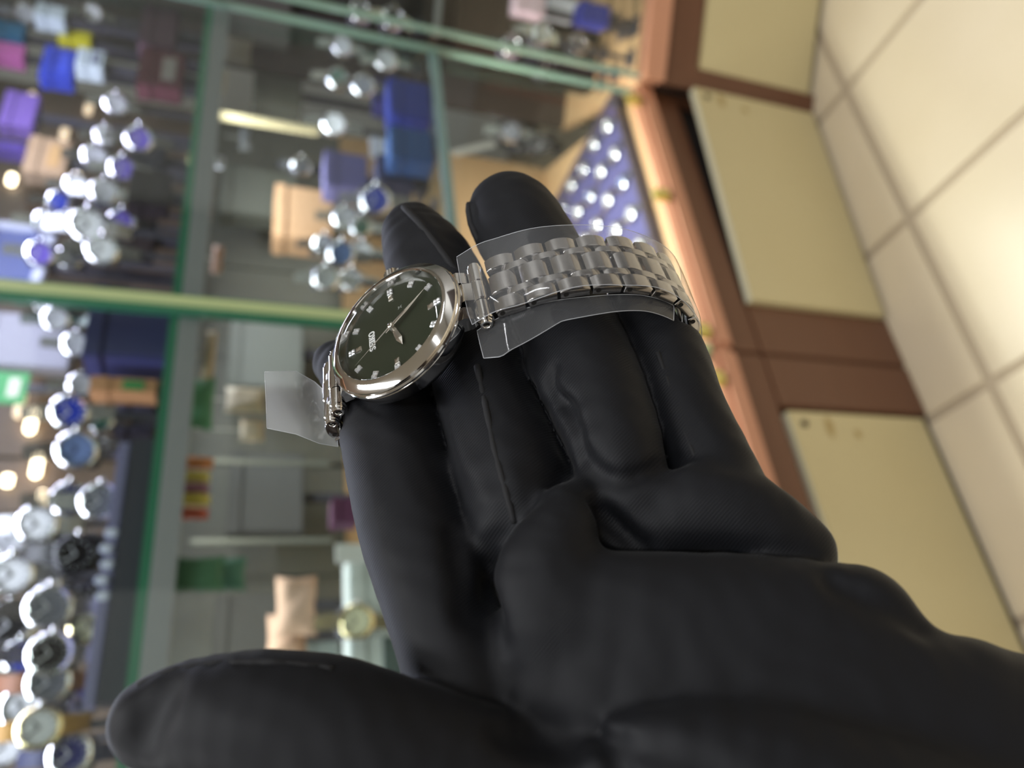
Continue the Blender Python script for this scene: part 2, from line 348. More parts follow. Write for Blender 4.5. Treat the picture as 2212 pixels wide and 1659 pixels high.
for ix in (-1, 1):
    for iy in (-1, 1):
        c = (ix * .36, iy * .42); mm.add([(c[0] - .33, c[1] - .38, .24), (c[0] + .33, c[1] - .38, .24), (c[0] + .33, c[1] + .38, .24), (c[0] - .33, c[1] + .38, .24), (c[0] - .16, c[1] - .17, .5), (c[0] + .16, c[1] - .17, .5), (c[0] + .16, c[1] + .17, .5), (c[0] - .16, c[1] + .17, .5)],
               [[0, 1, 5, 4], [1, 2, 6, 5], [2, 3, 7, 6], [3, 0, 4, 7], [4, 5, 6, 7]])
mk_me = mm.mesh('hour_marker', M_gem)
bar_me = MB().add([(-.62, -.75, 0), (.62, -.75, 0), (.62, .75, 0), (-.62, .75, 0), (-.5, -.6, .28), (.5, -.6, .28), (.5, .6, .28), (-.5, .6, .28), (0, 0, .4)],
                  [[0, 1, 5, 4], [1, 2, 6, 5], [2, 3, 7, 6], [3, 0, 4, 7], [4, 5, 8], [5, 6, 8], [6, 7, 8], [7, 4, 8]]).mesh('hour_bar', M_gold)
for h in range(1, 13):
    s_, c_ = clk(h); R_ = Matrix.Rotation(-math.radians(h * 30), 4, 'Z')
    link('hour_marker', mk_me, watch, Matrix.Translation((10.9 * s_, 10.9 * c_, 0)) @ R_)
    if h % 3 == 0: link('hour_bar', bar_me, watch, Matrix.Translation((9.2 * s_, 9.2 * c_, 0)) @ R_)
def hand(name, ang, L, wmax, pmax, tail, z, flat=False):
    hh = .22
    v = [(0, L, z), (wmax / 2, pmax, z), (wmax * .22, -tail, z), (-wmax * .22, -tail, z), (-wmax / 2, pmax, z), (0, L - .1, z + .02), (0, pmax, z + hh), (0, -tail, z + hh * .6)]
    f = [[0, 1, 6], [1, 2, 7, 6], [2, 3, 7], [3, 4, 6, 7], [4, 0, 6], [0, 4, 3, 2, 1]]
    mkb = MB().add(v, f)
    return mkb.build(name, M_gold, watch, Matrix.Rotation(-math.radians(ang), 4, 'Z'))
hand('hour_hand', 8.42 * 30, 6.6, 1.5, 4.3, 1.4, .55)
hand('minute_hand', 5.0 * 30 + 1, 10.9, 1.0, 4.5, 1.8, .85)
hand('second_hand', 11.05 * 30, 11.2, .32, 0.5, 4.2, 1.15)
MB().lathe([(0, 1.6), (.55, 1.55), (.75, 1.35), (.8, .5), (.8, 0)], 20).build('hand_cap', M_gold, watch, smooth=True)
# the name on the dial, as applied letters; text runs towards 3 o'clock, top towards 12
def stroke(m, pts, wd, z0=.02, z1=.22):
    P = [Vector((p[0], p[1])) for p in pts]; L = []; Rr = []
    for i, p in enumerate(P):
        t = (P[min(i + 1, len(P) - 1)] - P[max(i - 1, 0)]).normalized(); n = Vector((-t.y, t.x)) * wd / 2
        L.append(p + n); Rr.append(p - n)
    for i in range(len(P) - 1): m.prism([Rr[i], Rr[i + 1], L[i + 1], L[i]], z0, z1)
M_letter = mat('letter_silver', (0.82, 0.82, 0.80, 1), 0.4, 0.15)
logo = empty('brand_name', Matrix.Translation((0, 5.55, 0)), watch)
LH, LW, SW = 1.55, 1.02, .30
def letter(ch, x0):
    m = MB(); h = LH / 2
    if ch == 'E':
        m.box((x0 - .25, 0, .12), (.36, LH, .2))
        for y in (-h + .12, 0, h - .12): m.box((x0 + .1, y, .12), (.8 if y else .6, .24, .2))
        for y in (-h + .28, h - .28): m.box((x0 + .44, y, .12), (.15, .5, .2))
    elif ch == 'I':
        m.box((x0, 0, .12), (.38, LH, .2))
        for y in (-h + .1, h - .1): m.box((x0, y, .12), (.72, .2, .2))
    elif ch == 'K':
        m.box((x0 - .3, 0, .12), (.36, LH, .2))
        stroke(m, [(x0 - .2, -.1), (x0 + .45, h - .08)], .26); stroke(m, [(x0 - .05, .12), (x0 + .5, -h + .08)], .38)
        for x, y in ((-.3, -h + .09), (-.3, h - .09), (.42, h - .09), (.45, -h + .09)): m.box((x0 + x, y, .12), (.5, .18, .2))
    elif ch == 'O':
        pts = [(x0 + .5 * math.cos(a), (h - .1) * math.sin(a)) for a in np.linspace(0, 2 * math.pi, 21)]; stroke(m, pts, .3)
    elif ch == 'S':
        pts = [(x0 + .42, h - .38), (x0 + .2, h - .13), (x0 - .15, h - .12), (x0 - .38, h - .38), (x0 - .25, .14), (x0 + .2, -.1), (x0 + .4, -.4), (x0 + .18, -h + .12), (x0 - .2, -h + .12), (x0 - .42, -h + .36)]; stroke(m, pts, .28)
    m.build('letter', M_letter, logo)
for i, ch in enumerate('SEIKO'): letter(ch, [-2.25, -1.05, -.18, .72, 2.0][i])
# small grey mark on the dial
em = MB()
em.prism([(-.75, .5), (-.3, .5), (0, 0), (-.3, -.5), (-.75, -.5), (-.45, 0)], .02, .1); em.prism([(.75, .5), (.3, .5), (0.05, 0), (.3, -.5), (.75, -.5), (.45, 0)], .02, .1)
em.build('dial_mark', mat('dial_mark_grey', rgb(120, 122, 116), .6, 0.0), watch, Matrix.Translation((4.9, -2.0, 0)) @ Matrix.Rotation(math.radians(-90), 4, 'Z') @ Matrix.Scale(.75, 4))
# crown at three o'clock
cr = MB(); prof = []
for k in range(40):
    a = 2 * math.pi * k / 40; r = 2.3 if k % 2 else 2.05; prof.append((r * math.cos(a), r * math.sin(a)))
MC = Matrix.Translation((15.6, 0, -2.2)) @ Matrix.Rotation(math.pi / 2, 4, 'Y')
cr.prism(prof, .9, 3.0, MC); cr.lathe([(2.0, 3.0), (1.7, 3.3), (0, 3.4)], 24, MC); cr.lathe([(1.4, -.5), (1.4, .9)], 20, MC)
cr.build('crown', M_steel, watch)
# bracelet path: (a, b) = distance towards 6 o'clock, height above the dial plane
LOOP = [(18.1, -4.1), (21, -4.3), (24.2, -5.2), (31, -7.2), (37, -10.3), (43, -14.6), (47.6, -19.8), (51, -27.5), (50.6, -34.5), (46.5, -42), (38, -48), (27, -51), (13, -51.5), (0, -48), (-12, -40), (-20.5, -29), (-25, -18.5), (-25.4, -12), (-23, -7), (-18.6, -4.2)]
def catmull(P, n=14):
    P = [np.array(p, float) for p in P]; out = []
    for i in range(len(P) - 1):
        p0, p1, p2, p3 = P[max(i - 1, 0)], P[i], P[i + 1], P[min(i + 2, len(P) - 1)]
        for k in range(n):
            t = k / n; out.append(.5 * ((2 * p1) + (-p0 + p2) * t + (2 * p0 - 5 * p1 + 4 * p2 - p3) * t * t + (-p0 + 3 * p1 - 3 * p2 + p3) * t ** 3))
    out.append(P[-1]); return np.array(out)
PATH = catmull(LOOP); SEG = np.r_[0, np.cumsum(np.linalg.norm(np.diff(PATH, axis=0), axis=1))]
def band_at(s):       # point and tangent on the band path in watch coordinates (y, z)
    p = [np.interp(s, SEG, PATH[:, 0]), np.interp(s, SEG, PATH[:, 1])]; q = [np.interp(s + .3, SEG, PATH[:, 0]), np.interp(s + .3, SEG, PATH[:, 1])]; o = [np.interp(s - .3, SEG, PATH[:, 0]), np.interp(s - .3, SEG, PATH[:, 1])]
    t = np.array([-(q[0] - o[0]), q[1] - o[1]]); t /= np.linalg.norm(t)
    return np.array([-p[0], p[1]]), t
def band_M(s, x=0, lift=0):
    p, t = band_at(s)          # local x = watch x, local y = along the band, local z = outward
    n = np.array([t[1], -t[0]])     # outward normal: for t=(-1,0) -> (0, 1)
    return Matrix(((1, 0, 0, x), (0, t[0], n[0], p[0] + n[0] * lift), (0, t[1], n[1], p[1] + n[1] * lift), (0, 0, 0, 1)))
def link_mesh(name, L, W, T, arch=.55):
    n = 10; top = [(-L / 2 + L * k / n, T * (1 - arch * abs(2 * k / n - 1) ** 2.6)) for k in range(n + 1)]
    poly = [(L / 2 - .15, -.9), (-L / 2 + .15, -.9)] + [(y, z) for y, z in top]
    ch = .14; m = MB(); rings = []
    for xx, inset in ((-W / 2, ch), (-W / 2 + ch, 0), (W / 2 - ch, 0), (W / 2, ch)):
        rings.append([(xx, y * (1 - inset * 2 / L), z - (inset if z > 0 else -inset * .6)) for y, z in poly])
    N_ = len(poly); v = [p for r in rings for p in r]
    f = [[i * N_ + k, i * N_ + (k + 1) % N_, (i + 1) * N_ + (k + 1) % N_, (i + 1) * N_ + k] for i in range(3) for k in range(N_)]
    f += [list(range(N_))[::-1], [3 * N_ + k for k in range(N_)]]
    m.add(v, f); me = m.mesh(name, M_link, auto=38); return me
PITCH = 6.35
me_c = link_mesh('center_link', 5.5, 5.0, 1.5); me_s = link_mesh('slim_link', 5.7, 1.7, 1.45); me_o = link_mesh('outer_link', 5.9, 3.3, 1.5)
me_pin = MB().lathe([(0, 7.85), (.35, 7.85), (.35, 7.4), (.75, 7.4), (.75, 7.8), (.55, 7.95), (.35, 7.95)], 14, Matrix.Rotation(-math.pi / 2, 4, 'Y')).mesh('pin_tip', M_steel, auto=40)
brace = empty('bracelet', Matrix.Identity(4), watch); brace['label'] = 'five-row steel link bracelet'
nl = int((SEG[-1] - 5) / PITCH); s0_ = 5.6
for k in range(nl):
    s = s0_ + PITCH * k
    if s > SEG[-1] - 3.5: break
    link('center_link', me_c, brace, band_M(s))
    for sg in (-1, 1):
        link('outer_link', me_o, brace, band_M(s + .2, sg * 6.05))
        link('slim_link', me_s, brace, band_M(s + PITCH / 2, sg * 3.45, -.05))
    MB().lathe([(0, 0), (.5, 0), (.55, .05)], 12, band_M(s - 1.6, -7.73, .1) @ Matrix.Rotation(-math.pi / 2, 4, 'Y')).build('pin_hole', M_hole, brace)
# end pieces: barrels held by the lug arm, with open pin tubes
def barrel(s, extra=False):
    e = empty('end_link', band_M(s), watch)
    RX = Matrix.Rotation(math.pi / 2, 4, 'Y')
    for x0, x1, r in ((-7.4, -2.75, 1.75), (-2.6, 2.6, 1.9), (2.75, 7.4, 1.75)):
        MB().lathe([(0, x0), (r - .3, x0), (r, x0 + .25), (r, x1 - .25), (r - .3, x1), (0, x1)], 24, RX).build('barrel', M_steel, e, auto=35)
    for sg in (-1, 1):
        MB().lathe([(.62, 7.0), (.62, 8.55), (.75, 8.75), (1.15, 8.75), (1.35, 8.5), (1.35, 8.1), (1.5, 7.9), (1.5, 7.3)], 20, Matrix.Rotation(sg * math.pi / 2, 4, 'Y')).build('pin_tube', M_steel, e, auto=35)
        MB().lathe([(0, 7.6), (.64, 7.6)], 14, Matrix.Rotation(sg * math.pi / 2, 4, 'Y')).build('pin_hole', M_hole, e)
barrel(0.3); barrel(SEG[-1] - .3); 
for k in (SEG[-1] - 4.3,): barrel(k)
for sg in (1, -1):
    poly = [(14.2, -1.2), (16.3, -1.3), (18.3, -2.6), (19.6, -4.4), (18.8, -5.9), (16.5, -5.2), (14.2, -4.4)]
    m = MB(); Mx = Matrix(((0, 0, 1, 0), (-sg, 0, 0, 0), (0, 1, 0, 0), (0, 0, 0, 1)))
    m.prism(poly, -2.5, 2.5, Mx); m.build('lug', M_steel, watch)
    for xx in (-5.2, 5.2):
        m = MB(); m.prism([(13.2, -1.3), (15.3, -1.4), (16.7, -2.6), (17.0, -4.6), (15.2, -5.0), (13, -4.4)], xx - 1.6, xx + 1.6, Mx); m.build('lug', M_steel, watch)
# clear protective film left on the bracelet
M_film = glass('protective_film', (0.97, 0.972, 0.975, 1), 1.45, 0.06, 0.06, (0.9, 0.92, 0.95, 1)); M_film2 = glass('hazy_film', (0.95, 0.95, 0.96, 1), 1.45, 0.1, 0.30, (0.9, 0.92, 0.95, 1)); M_frim = glass('film_rim', (0.9, 0.9, 0.92, 1), 1.45, 0.1, 0.5, (0.9, 0.92, 0.95, 1))
def sheet(name, fn, nu, nv, label, m=None, rim=True):
    v = [fn(i / nu, j / nv) for i in range(nu + 1) for j in range(nv + 1)]
    f = [[i * (nv + 1) + j, (i + 1) * (nv + 1) + j, (i + 1) * (nv + 1) + j + 1, i * (nv + 1) + j + 1] for i in range(nu) for j in range(nv)]
    o = MB().add(v, f).build(name, m or M_film, watch, smooth=True)
    if rim:
        rt = MB()
        for pts in ([fn(i / nu, 0) for i in range(nu + 1)], [fn(i / nu, 1) for i in range(nu + 1)], [fn(0, j / nv) for j in range(nv + 1)], [fn(1, j / nv) for j in range(nv + 1)]): rt.tube(pts, .07, 5)
        rt.build('film_rim', M_frim, o, smooth=True)
    o['label'] = label; return o
def topfilm(u, v):
    s = -2.0 + u * 62; x = 11.5 - 3.2 * max(0, min(1, (u - .1) * 1.4)) - (19.6 - 3.2 * max(0, min(1, (u - .1) * 1.4))) * v
    p, t = band_at(max(s, .3)); n = np.array([t[1], -t[0]]); lift = 2.35 + .25 * math.sin(9 * u + 4 * v) + .3 * math.sin(23 * u) * v - 1.6 * max(0, v - .88) * 8 * .5
    if s < .3: p = p - t * (.3 - s)
    q = p + n * lift; return (x, q[0], q[1])
sheet('film', topfilm, 60, 14, 'clear protective film wrapped over the bracelet')
def lowfilm(u, v):
    s = -2.5 + u * 44; wd = 3.2 + 5.3 * max(0, 1 - abs(u - .08) * 3.2) ** 1.0 + 1.5 * math.sin(u * math.pi)
    x = -7.2 - wd * v; p, t = band_at(max(s, .3)); n = np.array([t[1], -t[0]])
    if s < .3: p = p - t * (.3 - s)
    lift = -1.4 - .8 * v + .35 * math.sin(8 * u + 2 * v); q = p + n * lift; return (x, q[0], q[1])
sheet('film', lowfilm, 44, 6, 'loose lower flap of the clear film')
_Mi = np.array(MWATCH.inverted())
def w2local(P): q = _Mi @ np.r_[P, 1]; return q[:3]
def flap(u, v):
    top = [(724, 865, .1675), (680, 825, .168), (640, 802, .167), (572, 803, .165)]; bot = [(730, 965, .166), (690, 958, .166), (640, 938, .165), (577, 925, .163)]
    k = u * 3; i = min(2, int(k)); a = k - i
    L = lambda A: np.array(A[i]) * (1 - a) + np.array(A[i + 1]) * a
    q = L(top) * (1 - v) + L(bot) * v; q[2] += .0012 * math.sin(5 * u + 2 * v)
    return w2local(c2w(px(*q)))
sheet('film', flap, 18, 8, 'clear film end sticking out past the index finger', M_film2)

# ---------------------------------------------------------------- the gloved hand: one continuous surface from a distance field (camera millimetres)
def cp(x, y, d): return np.array([(x - CX) / FPX * d, (y - CY) / FPX * d, d], np.float32)
GX0, GX1, GY0, GY1, GZ0, GZ1, GS = -74.0, 104.0, -58.0, 92.0, 96.0, 222.0, 0.7
gx = np.arange(GX0, GX1, GS, dtype=np.float32); gy = np.arange(GY0, GY1, GS, dtype=np.float32); gz = np.arange(GZ0, GZ1, GS, dtype=np.float32)
SHP = (len(gx), len(gy), len(gz))
def chain(nodes, fl=1.0, nrm=(0, 0, 1), pad=9.0):
    """nodes: (px, py, depth mm, radius px[, flatten]); returns distance on the grid (far = 50 outside its box)"""
    if len(nodes) > 2:               # round off the joints
        Q = [np.array(q, float) for q in nodes]; nn = []
        for i in range(len(Q) - 1):
            p0, p1, p2, p3 = Q[max(i - 1, 0)], Q[i], Q[i + 1], Q[min(i + 2, len(Q) - 1)]
            for t in (0, 1 / 3, 2 / 3): nn.append(.5 * ((2 * p1) + (-p0 + p2) * t + (2 * p0 - 5 * p1 + 4 * p2 - p3) * t * t + (-p0 + 3 * p1 - 3 * p2 + p3) * t ** 3))
        nodes = nn + [Q[-1]]
    pts = [cp(*q[:3]) for q in nodes]; rad = [q[3] * q[2] / FPX for q in nodes]
    out = np.full(SHP, 50.0, np.float32); nv = np.array(nrm, np.float32); nv /= np.linalg.norm(nv)
    for a, b, ra, rb in zip(pts[:-1], pts[1:], rad[:-1], rad[1:]):
        R_ = max(ra, rb) + pad; lo = np.minimum(a, b) - R_; hi = np.maximum(a, b) + R_
        ix = slice(max(0, int((lo[0] - GX0) / GS)), max(0, int((hi[0] - GX0) / GS) + 1)); iy = slice(max(0, int((lo[1] - GY0) / GS)), max(0, int((hi[1] - GY0) / GS) + 1)); iz = slice(max(0, int((lo[2] - GZ0) / GS)), max(0, int((hi[2] - GZ0) / GS) + 1))
        x = gx[ix][:, None, None]; y = gy[iy][None, :, None]; z = gz[iz][None, None, :]
        if x.size == 0 or y.size == 0 or z.size == 0: continue
        d = b - a; L2 = float(d @ d) + 1e-9
        qx, qy, qz = x - a[0], y - a[1], z - a[2]
        t = np.clip((qx * d[0] + qy * d[1] + qz * d[2]) / L2, 0, 1)
        qx, qy, qz = qx - t * d[0], qy - t * d[1], qz - t * d[2]
        dd = qx * qx + qy * qy + qz * qz
        if fl != 1.0:
            dn = qx * nv[0] + qy * nv[1] + qz * nv[2]; dd = dd + dn * dn * (1 / fl ** 2 - 1)
        dist = np.sqrt(dd) - (ra + t * (rb - ra))
        out[ix, iy, iz] = np.minimum(out[ix, iy, iz], dist)
    return out
def smin(a, b, k):
    h = np.clip(.5 + .5 * (b - a) / k, 0, 1); return b * (1 - h) + a * h - k * h * (1 - h)
def smax(a, b, k): return -smin(-a, -b, k)
def chains(nodes, k=3.0, **kw):      # smooth chain: union of overlapping segments
    return chain(nodes, **kw)
INDEX = [(1010, 1480, 131, 128), (962, 1330, 137, 124), (890, 1130, 149, 118), (856, 960, 164, 117), (818, 852, 177, 102), (728, 785, 189, 52)]
MIDDLE = [(1120, 1180, 141, 95), (1105, 1030, 148, 116), (1045, 850, 163, 104), (990, 690, 176, 92), (932, 580, 188, 97), (893, 505, 196, 68)]
RING = [(1360, 1080, 140, 92), (1328, 960, 143, 102), (1278, 830, 153, 110), (1228, 710, 164, 106), (1165, 570, 177, 103), (1112, 475, 188, 96), (1090, 455, 190, 78)]
PINKY = [(1580, 1090, 139, 92), (1486, 905, 150, 90), (1434, 770, 160, 90), (1392, 670, 168, 74), (1375, 640, 170, 62)]
PAD = [(1300, 1135, 138, 60), (1390, 1142, 137, 78), (1510, 1100, 136, 94), (1620, 1118, 135, 90), (1722, 1195, 135, 84)]
PALM = [(1215, 1340, 129, 148), (1400, 1352, 127, 160), (1650, 1372, 126, 172), (1842, 1362, 125, 142)]
LOBE = [(1190, 1330, 129, 130), (1180, 1230, 130, 108), (1215, 1150, 132, 78), (1246, 1098, 135, 48)]
HEEL = [(1100, 1480, 129, 118), (1320, 1540, 124, 180), (1650, 1590, 121, 230), (1940, 1600, 121, 250), (2260, 1740, 121, 300), (2420, 1800, 121, 320)]
THENAR = [(1310, 1668, 115, 92), (1430, 1668, 113, 145), (1620, 1700, 112, 185), (1850, 1770, 111, 210), (2250, 1900, 113, 240)]
THUMB = [(338, 1558, 119, 98), (430, 1548, 118, 122), (570, 1550, 117, 141), (725, 1577, 117, 150), (880, 1622, 117, 143), (1060, 1655, 118, 122), (1250, 1700, 119, 105)]
fing = smin(np.minimum(chain(INDEX), chain(RING)), np.minimum(chain(MIDDLE), chain(PINKY)), .8)
web = np.minimum(chain([(1200, 1060, 150, 74), (1150, 900, 162, 70), (1112, 780, 171, 58), (1088, 700, 178, 52)]), np.minimum(chain([(1450, 1060, 149, 78), (1408, 900, 158, 70), (1368, 790, 167, 54)]), chain([(1000, 1100, 154, 70), (955, 920, 170, 62), (930, 820, 180, 56), (900, 740, 187, 50)])))
fing = smin(fing, web, 1.6)
palm = smin(chain(PALM, fl=.72), chain(HEEL, fl=.62), 4.5)
palm = smin(palm, chain(LOBE, fl=.85), 3.5)
back = smin(chain([(1130, 1190, 150, 140), (1400, 1200, 147, 170), (1650, 1260, 143, 150)], fl=.55), chain([(1380, 1200, 142, 90), (1550, 1190, 141, 95), (1700, 1210, 139, 84)], fl=.7), 4.0)
palm = smin(palm, back, 2.5)
palm = smin(palm, chain(PAD, fl=.85), 1.6)
F = smin(palm, fing, 1.6)
F = smin(F, smin(chain(THENAR, fl=.8), chain(THUMB), 5.0), 2.2)
def trace(x, y, d0=100.0):           # first glove surface met along the ray of a photo pixel
    r = np.array([(x - CX) / FPX, (y - CY) / FPX, 1.0]); d = d0
    while d < 215:
        p = r * d; i = [int((p[0] - GX0) / GS), int((p[1] - GY0) / GS), int((p[2] - GZ0) / GS)]
        if all(0 <= i[k] < SHP[k] for k in range(3)) and F[tuple(i)] < 0: return d
        d += .3
    return None
def onskin(nodes):                   # (px, py, offset mm, radius px): a bead line riding on the cloth
    o = []
    for x, y, of, r in nodes:
        d = trace(x, y)
        if d: o.append((x, y, d + of, r))
    return o
# folds pressed into the cloth, then raised pleats
CUTS = [([(1095, 1150, -1, 16), (1066, 1190, 0, 26), (1052, 1250, 0, 34), (1056, 1320, -1, 28), (1070, 1385, -2, 14)], 4.0),
        ([(985, 1150, -1, 10), (1000, 1230, -1, 14), (1010, 1320, -1.4, 12)], 4.0),
        ([(1105, 1585, -1, 22), (1165, 1585, 0, 36), (1230, 1600, -.5, 24)], 4.5),
        ([(1290, 1590, 0, 14), (1318, 1630, 0, 20), (1350, 1690, 0, 22)], 3.0),
        ([(1330, 1600, -1, 10), (1420, 1632, -1.2, 12), (1540, 1655, -1.6, 10)], 4.0),
        ([(1285, 1090, 0, 10), (1325, 1130, .3, 18), (1385, 1182, 0, 14)], 3.5),
        ([(1196, 800, -.6, 8), (1192, 830, -.3, 11), (1212, 862, -.3, 11), (1235, 880, -.8, 8)], 2.2),
        ([(1800, 1262, -1, 6), (1880, 1302, -.4, 10), (1992, 1352, -.2, 12)], 4.0),
        ([(1262, 990, -.8, 8), (1300, 1025, -.3, 13), (1350, 1040, -.3, 14), (1425, 1012, -.6, 10)], 3.0),
        ([(1225, 870, -.8, 7), (1248, 930, -.5, 9), (1262, 985, -.8, 7)], 2.5),
        ([(300, 1590, -1, 20), (322, 1545, -1, 26), (352, 1495, -2, 16)], 5.0)]
for nodes, k in CUTS:
    nd = onskin(nodes)
    if len(nd) > 1: F = smax(F, -chain(nd), k)
PLEATS = [([(1262, 1604, 1, 10), (1300, 1650, 1, 12)], 2.5),
          ([(1150, 790, 1.6, 12), (1175, 815, 1.2, 16), (1180, 845, 1.4, 12)], 3.0),
          ([(1192, 1000, 1.5, 10), (1215, 1040, 1.2, 13), (1262, 1064, 1.2, 13)], 2.5),
          ([(1122, 1140, 1.2, 10), (1160, 1100, .9, 13), (1205, 1066, .9, 14), (1250, 1052, 1.1, 11)], 3.0),
          ([(1300, 1072, 1.2, 8), (1390, 1068, 1, 12), (1455, 1044, 1, 12), (1520, 1012, 1.2, 9)], 3.0),
          ([(880, 455, 1.2, 10), (912, 492, .9, 14), (950, 540, .9, 15), (990, 592, 1.1, 12)], 2.6),
          ([(1022, 450, 1.0, 12), (1030, 495, .9, 13), (1050, 545, 1.1, 10)], 2.2),
          ([(965, 1020, 2, 10), (1000, 1100, 1.6, 14), (1012, 1200, 1.8, 13), (1000, 1300, 2.4, 10)], 5.0),
          ([(985, 900, 1.4, 8), (1010, 980, 1.2, 11), (1055, 1060, 1.2, 11), (1090, 1120, 1.3, 9)], 2.6),
          ([(1080, 960, 1.6, 8), (1110, 1050, 1.3, 11), (1125, 1110, 1.4, 9)], 3.0),
          ([(1430, 800, 1.3, 8), (1452, 870, 1, 11), (1480, 940, 1, 11), (1505, 990, 1.2, 8)], 2.6)]
for nodes, k in PLEATS:
    nd = onskin(nodes)
    if len(nd) > 1: F = smin(F, chain(nd), k)
X3, Y3, Z3 = gx[:, None, None], gy[None, :, None], gz[None, None, :]
F = F + (.07 * np.sin(.31 * X3 + .12 * Y3 + 1.3 * np.sin(.13 * Y3 + .1 * Z3)) * np.sin(.27 * Y3 - .17 * Z3 + 1.1 * np.sin(.19 * X3)) + .05 * np.sin(.8 * X3 - .6 * Y3 + .7 * Z3 + 2.5 * np.sin(.17 * X3 + .2 * Y3))).astype(np.float32)
# the cloth gives way where the watch and its bracelet press into it
_g = np.stack(np.meshgrid(gx, gy, gz, indexing='ij'), -1).reshape(-1, 3)[np.flatnonzero(F.ravel() < 2.5)] - (WC * 1000).astype(np.float32)
_lx, _ly, _lz = _g @ WX.astype(np.float32), _g @ WY.astype(np.float32), _g @ WN.astype(np.float32)
_dc = np.maximum(np.hypot(_lx, _ly) - 16.6, np.maximum(-6.6 - _lz, _lz - 4))
_db = np.full(len(_g), 50, np.float32); _m = np.abs(_lx) < 12
for q in PATH[::3]: _db[_m] = np.minimum(_db[_m], np.hypot(_ly[_m] + q[0], _lz[_m] - q[1]))
_db = np.maximum(_db - 2.3, np.abs(_lx) - 9.2)
_F = F.ravel(); _ix = np.flatnonzero(_F < 2.5); _F[_ix] = smax(_F[_ix], -np.minimum(_dc, _db).astype(np.float32), .8); F = _F.reshape(SHP)
del _g, _lx, _ly, _lz
def surface_nets(F):
    S = F < 0
    nx, ny, nz = F.shape
    acc = np.zeros((nx - 1, ny - 1, nz - 1, 3), np.float32); cnt = np.zeros((nx - 1, ny - 1, nz - 1), np.float32)
    corners = [(i, j, k) for i in (0, 1) for j in (0, 1) for k in (0, 1)]
    cs = np.zeros((nx - 1, ny - 1, nz - 1), np.int8)
    for i, j, k in corners: cs += S[i:nx - 1 + i, j:ny - 1 + j, k:nz - 1 + k]
    act = np.argwhere((cs > 0) & (cs < 8))
    ai, aj, ak = act.T
    vals = {c: F[ai + c[0], aj + c[1], ak + c[2]] for c in corners}
    pos = np.zeros((len(act), 3)); n = np.zeros(len(act))
    for c in corners:
        for ax in range(3):
            if c[ax]: continue
            e = list(c); e[ax] = 1; e = tuple(e); a, b = vals[c], vals[e]; m = (a < 0) != (b < 0)
            t = np.where(m, a / np.where(m, a - b, 1), 0)
            p = np.tile(np.array(c, float), (len(act), 1)); p[:, ax] += t
            pos[m] += p[m]; n += m
    pos = pos / n[:, None] + act
    idx = -np.ones((nx - 1, ny - 1, nz - 1), np.int64); idx[ai, aj, ak] = np.arange(len(act))
    faces = []
    for ax in range(3):
        a1, a2 = [(1, 2), (2, 0), (0, 1)][ax]
        sl0 = [slice(None)] * 3; sl1 = [slice(None)] * 3; sl0[ax] = slice(0, -1); sl1[ax] = slice(1, None)
        A_, B_ = S[tuple(sl0)], S[tuple(sl1)]
        ch = np.argwhere(A_ != B_); ch = ch[(ch[:, a1] > 0) & (ch[:, a2] > 0) & (ch[:, a1] < F.shape[a1] - 1) & (ch[:, a2] < F.shape[a2] - 1)]
        flip = A_[tuple(ch.T)]
        def ofs(d1, d2):
            q = ch.copy(); q[:, a1] += d1; q[:, a2] += d2; return idx[tuple(q.T)]
        q = np.stack([ofs(-1, -1), ofs(0, -1), ofs(0, 0), ofs(-1, 0)], 1)
        q = np.where(flip[:, None], q, q[:, ::-1]); faces.append(q)
    faces = np.concatenate(faces); faces = faces[(faces >= 0).all(1)]
    return pos, faces
gp, gf = surface_nets(F)
gp = gp * GS + np.array([GX0, GY0, GZ0])
for _ in range(3):        # relax the grid steps
    acc = np.zeros_like(gp); cn = np.zeros(len(gp))
    for a, b in ((0, 1), (1, 2), (2, 3), (3, 0)):
        np.add.at(acc, gf[:, a], gp[gf[:, b]]); np.add.at(cn, gf[:, a], 1); np.add.at(acc, gf[:, b], gp[gf[:, a]]); np.add.at(cn, gf[:, b], 1)
    gp = gp * .5 + .5 * acc / np.maximum(cn, 1)[:, None]
gpw = CAMP + (gp * .001) @ RW.T
GO = c2w(px(1350, 1250, .13))
M_glove = bpy.data.materials.new('glove_fabric'); M_glove.use_nodes = True
def glove_mat(m):
    nt = m.node_tree; b = nt.nodes['Principled BSDF']; N = nt.nodes; Lk = nt.links.new
    b.inputs['Base Color'].default_value = rgb(16, 17, 21); b.inputs['Roughness'].default_value = .6
    b.inputs['Specular IOR Level'].default_value = .25; b.inputs['Sheen Weight'].default_value = .05; b.inputs['Sheen Roughness'].default_value = .4
    tc = N.new('ShaderNodeTexCoord'); wv = N.new('ShaderNodeTexWave'); wv.wave_type = 'BANDS'; wv.bands_direction = 'DIAGONAL'
    wv.inputs['Scale'].default_value = 700; wv.inputs['Distortion'].default_value = 1.5; wv.inputs['Detail'].default_value = 1; wv.inputs['Detail Scale'].default_value = .4
    nz = N.new('ShaderNodeTexNoise'); nz.inputs['Scale'].default_value = 1800; nz.inputs['Detail'].default_value = 2
    mx = N.new('ShaderNodeMath'); mx.operation = 'MULTIPLY_ADD'; mx.inputs[1].default_value = .5
    bp = N.new('ShaderNodeBump'); bp.inputs['Strength'].default_value = .3; bp.inputs['Distance'].default_value = .0001
    Lk(tc.outputs['Object'], wv.inputs['Vector']); Lk(tc.outputs['Object'], nz.inputs['Vector'])
    Lk(nz.outputs['Fac'], mx.inputs[0]); Lk(wv.outputs['Fac'], mx.inputs[2]); Lk(mx.outputs[0], bp.inputs['Height']); Lk(bp.outputs[0], b.inputs['Normal'])
glove_mat(M_glove)
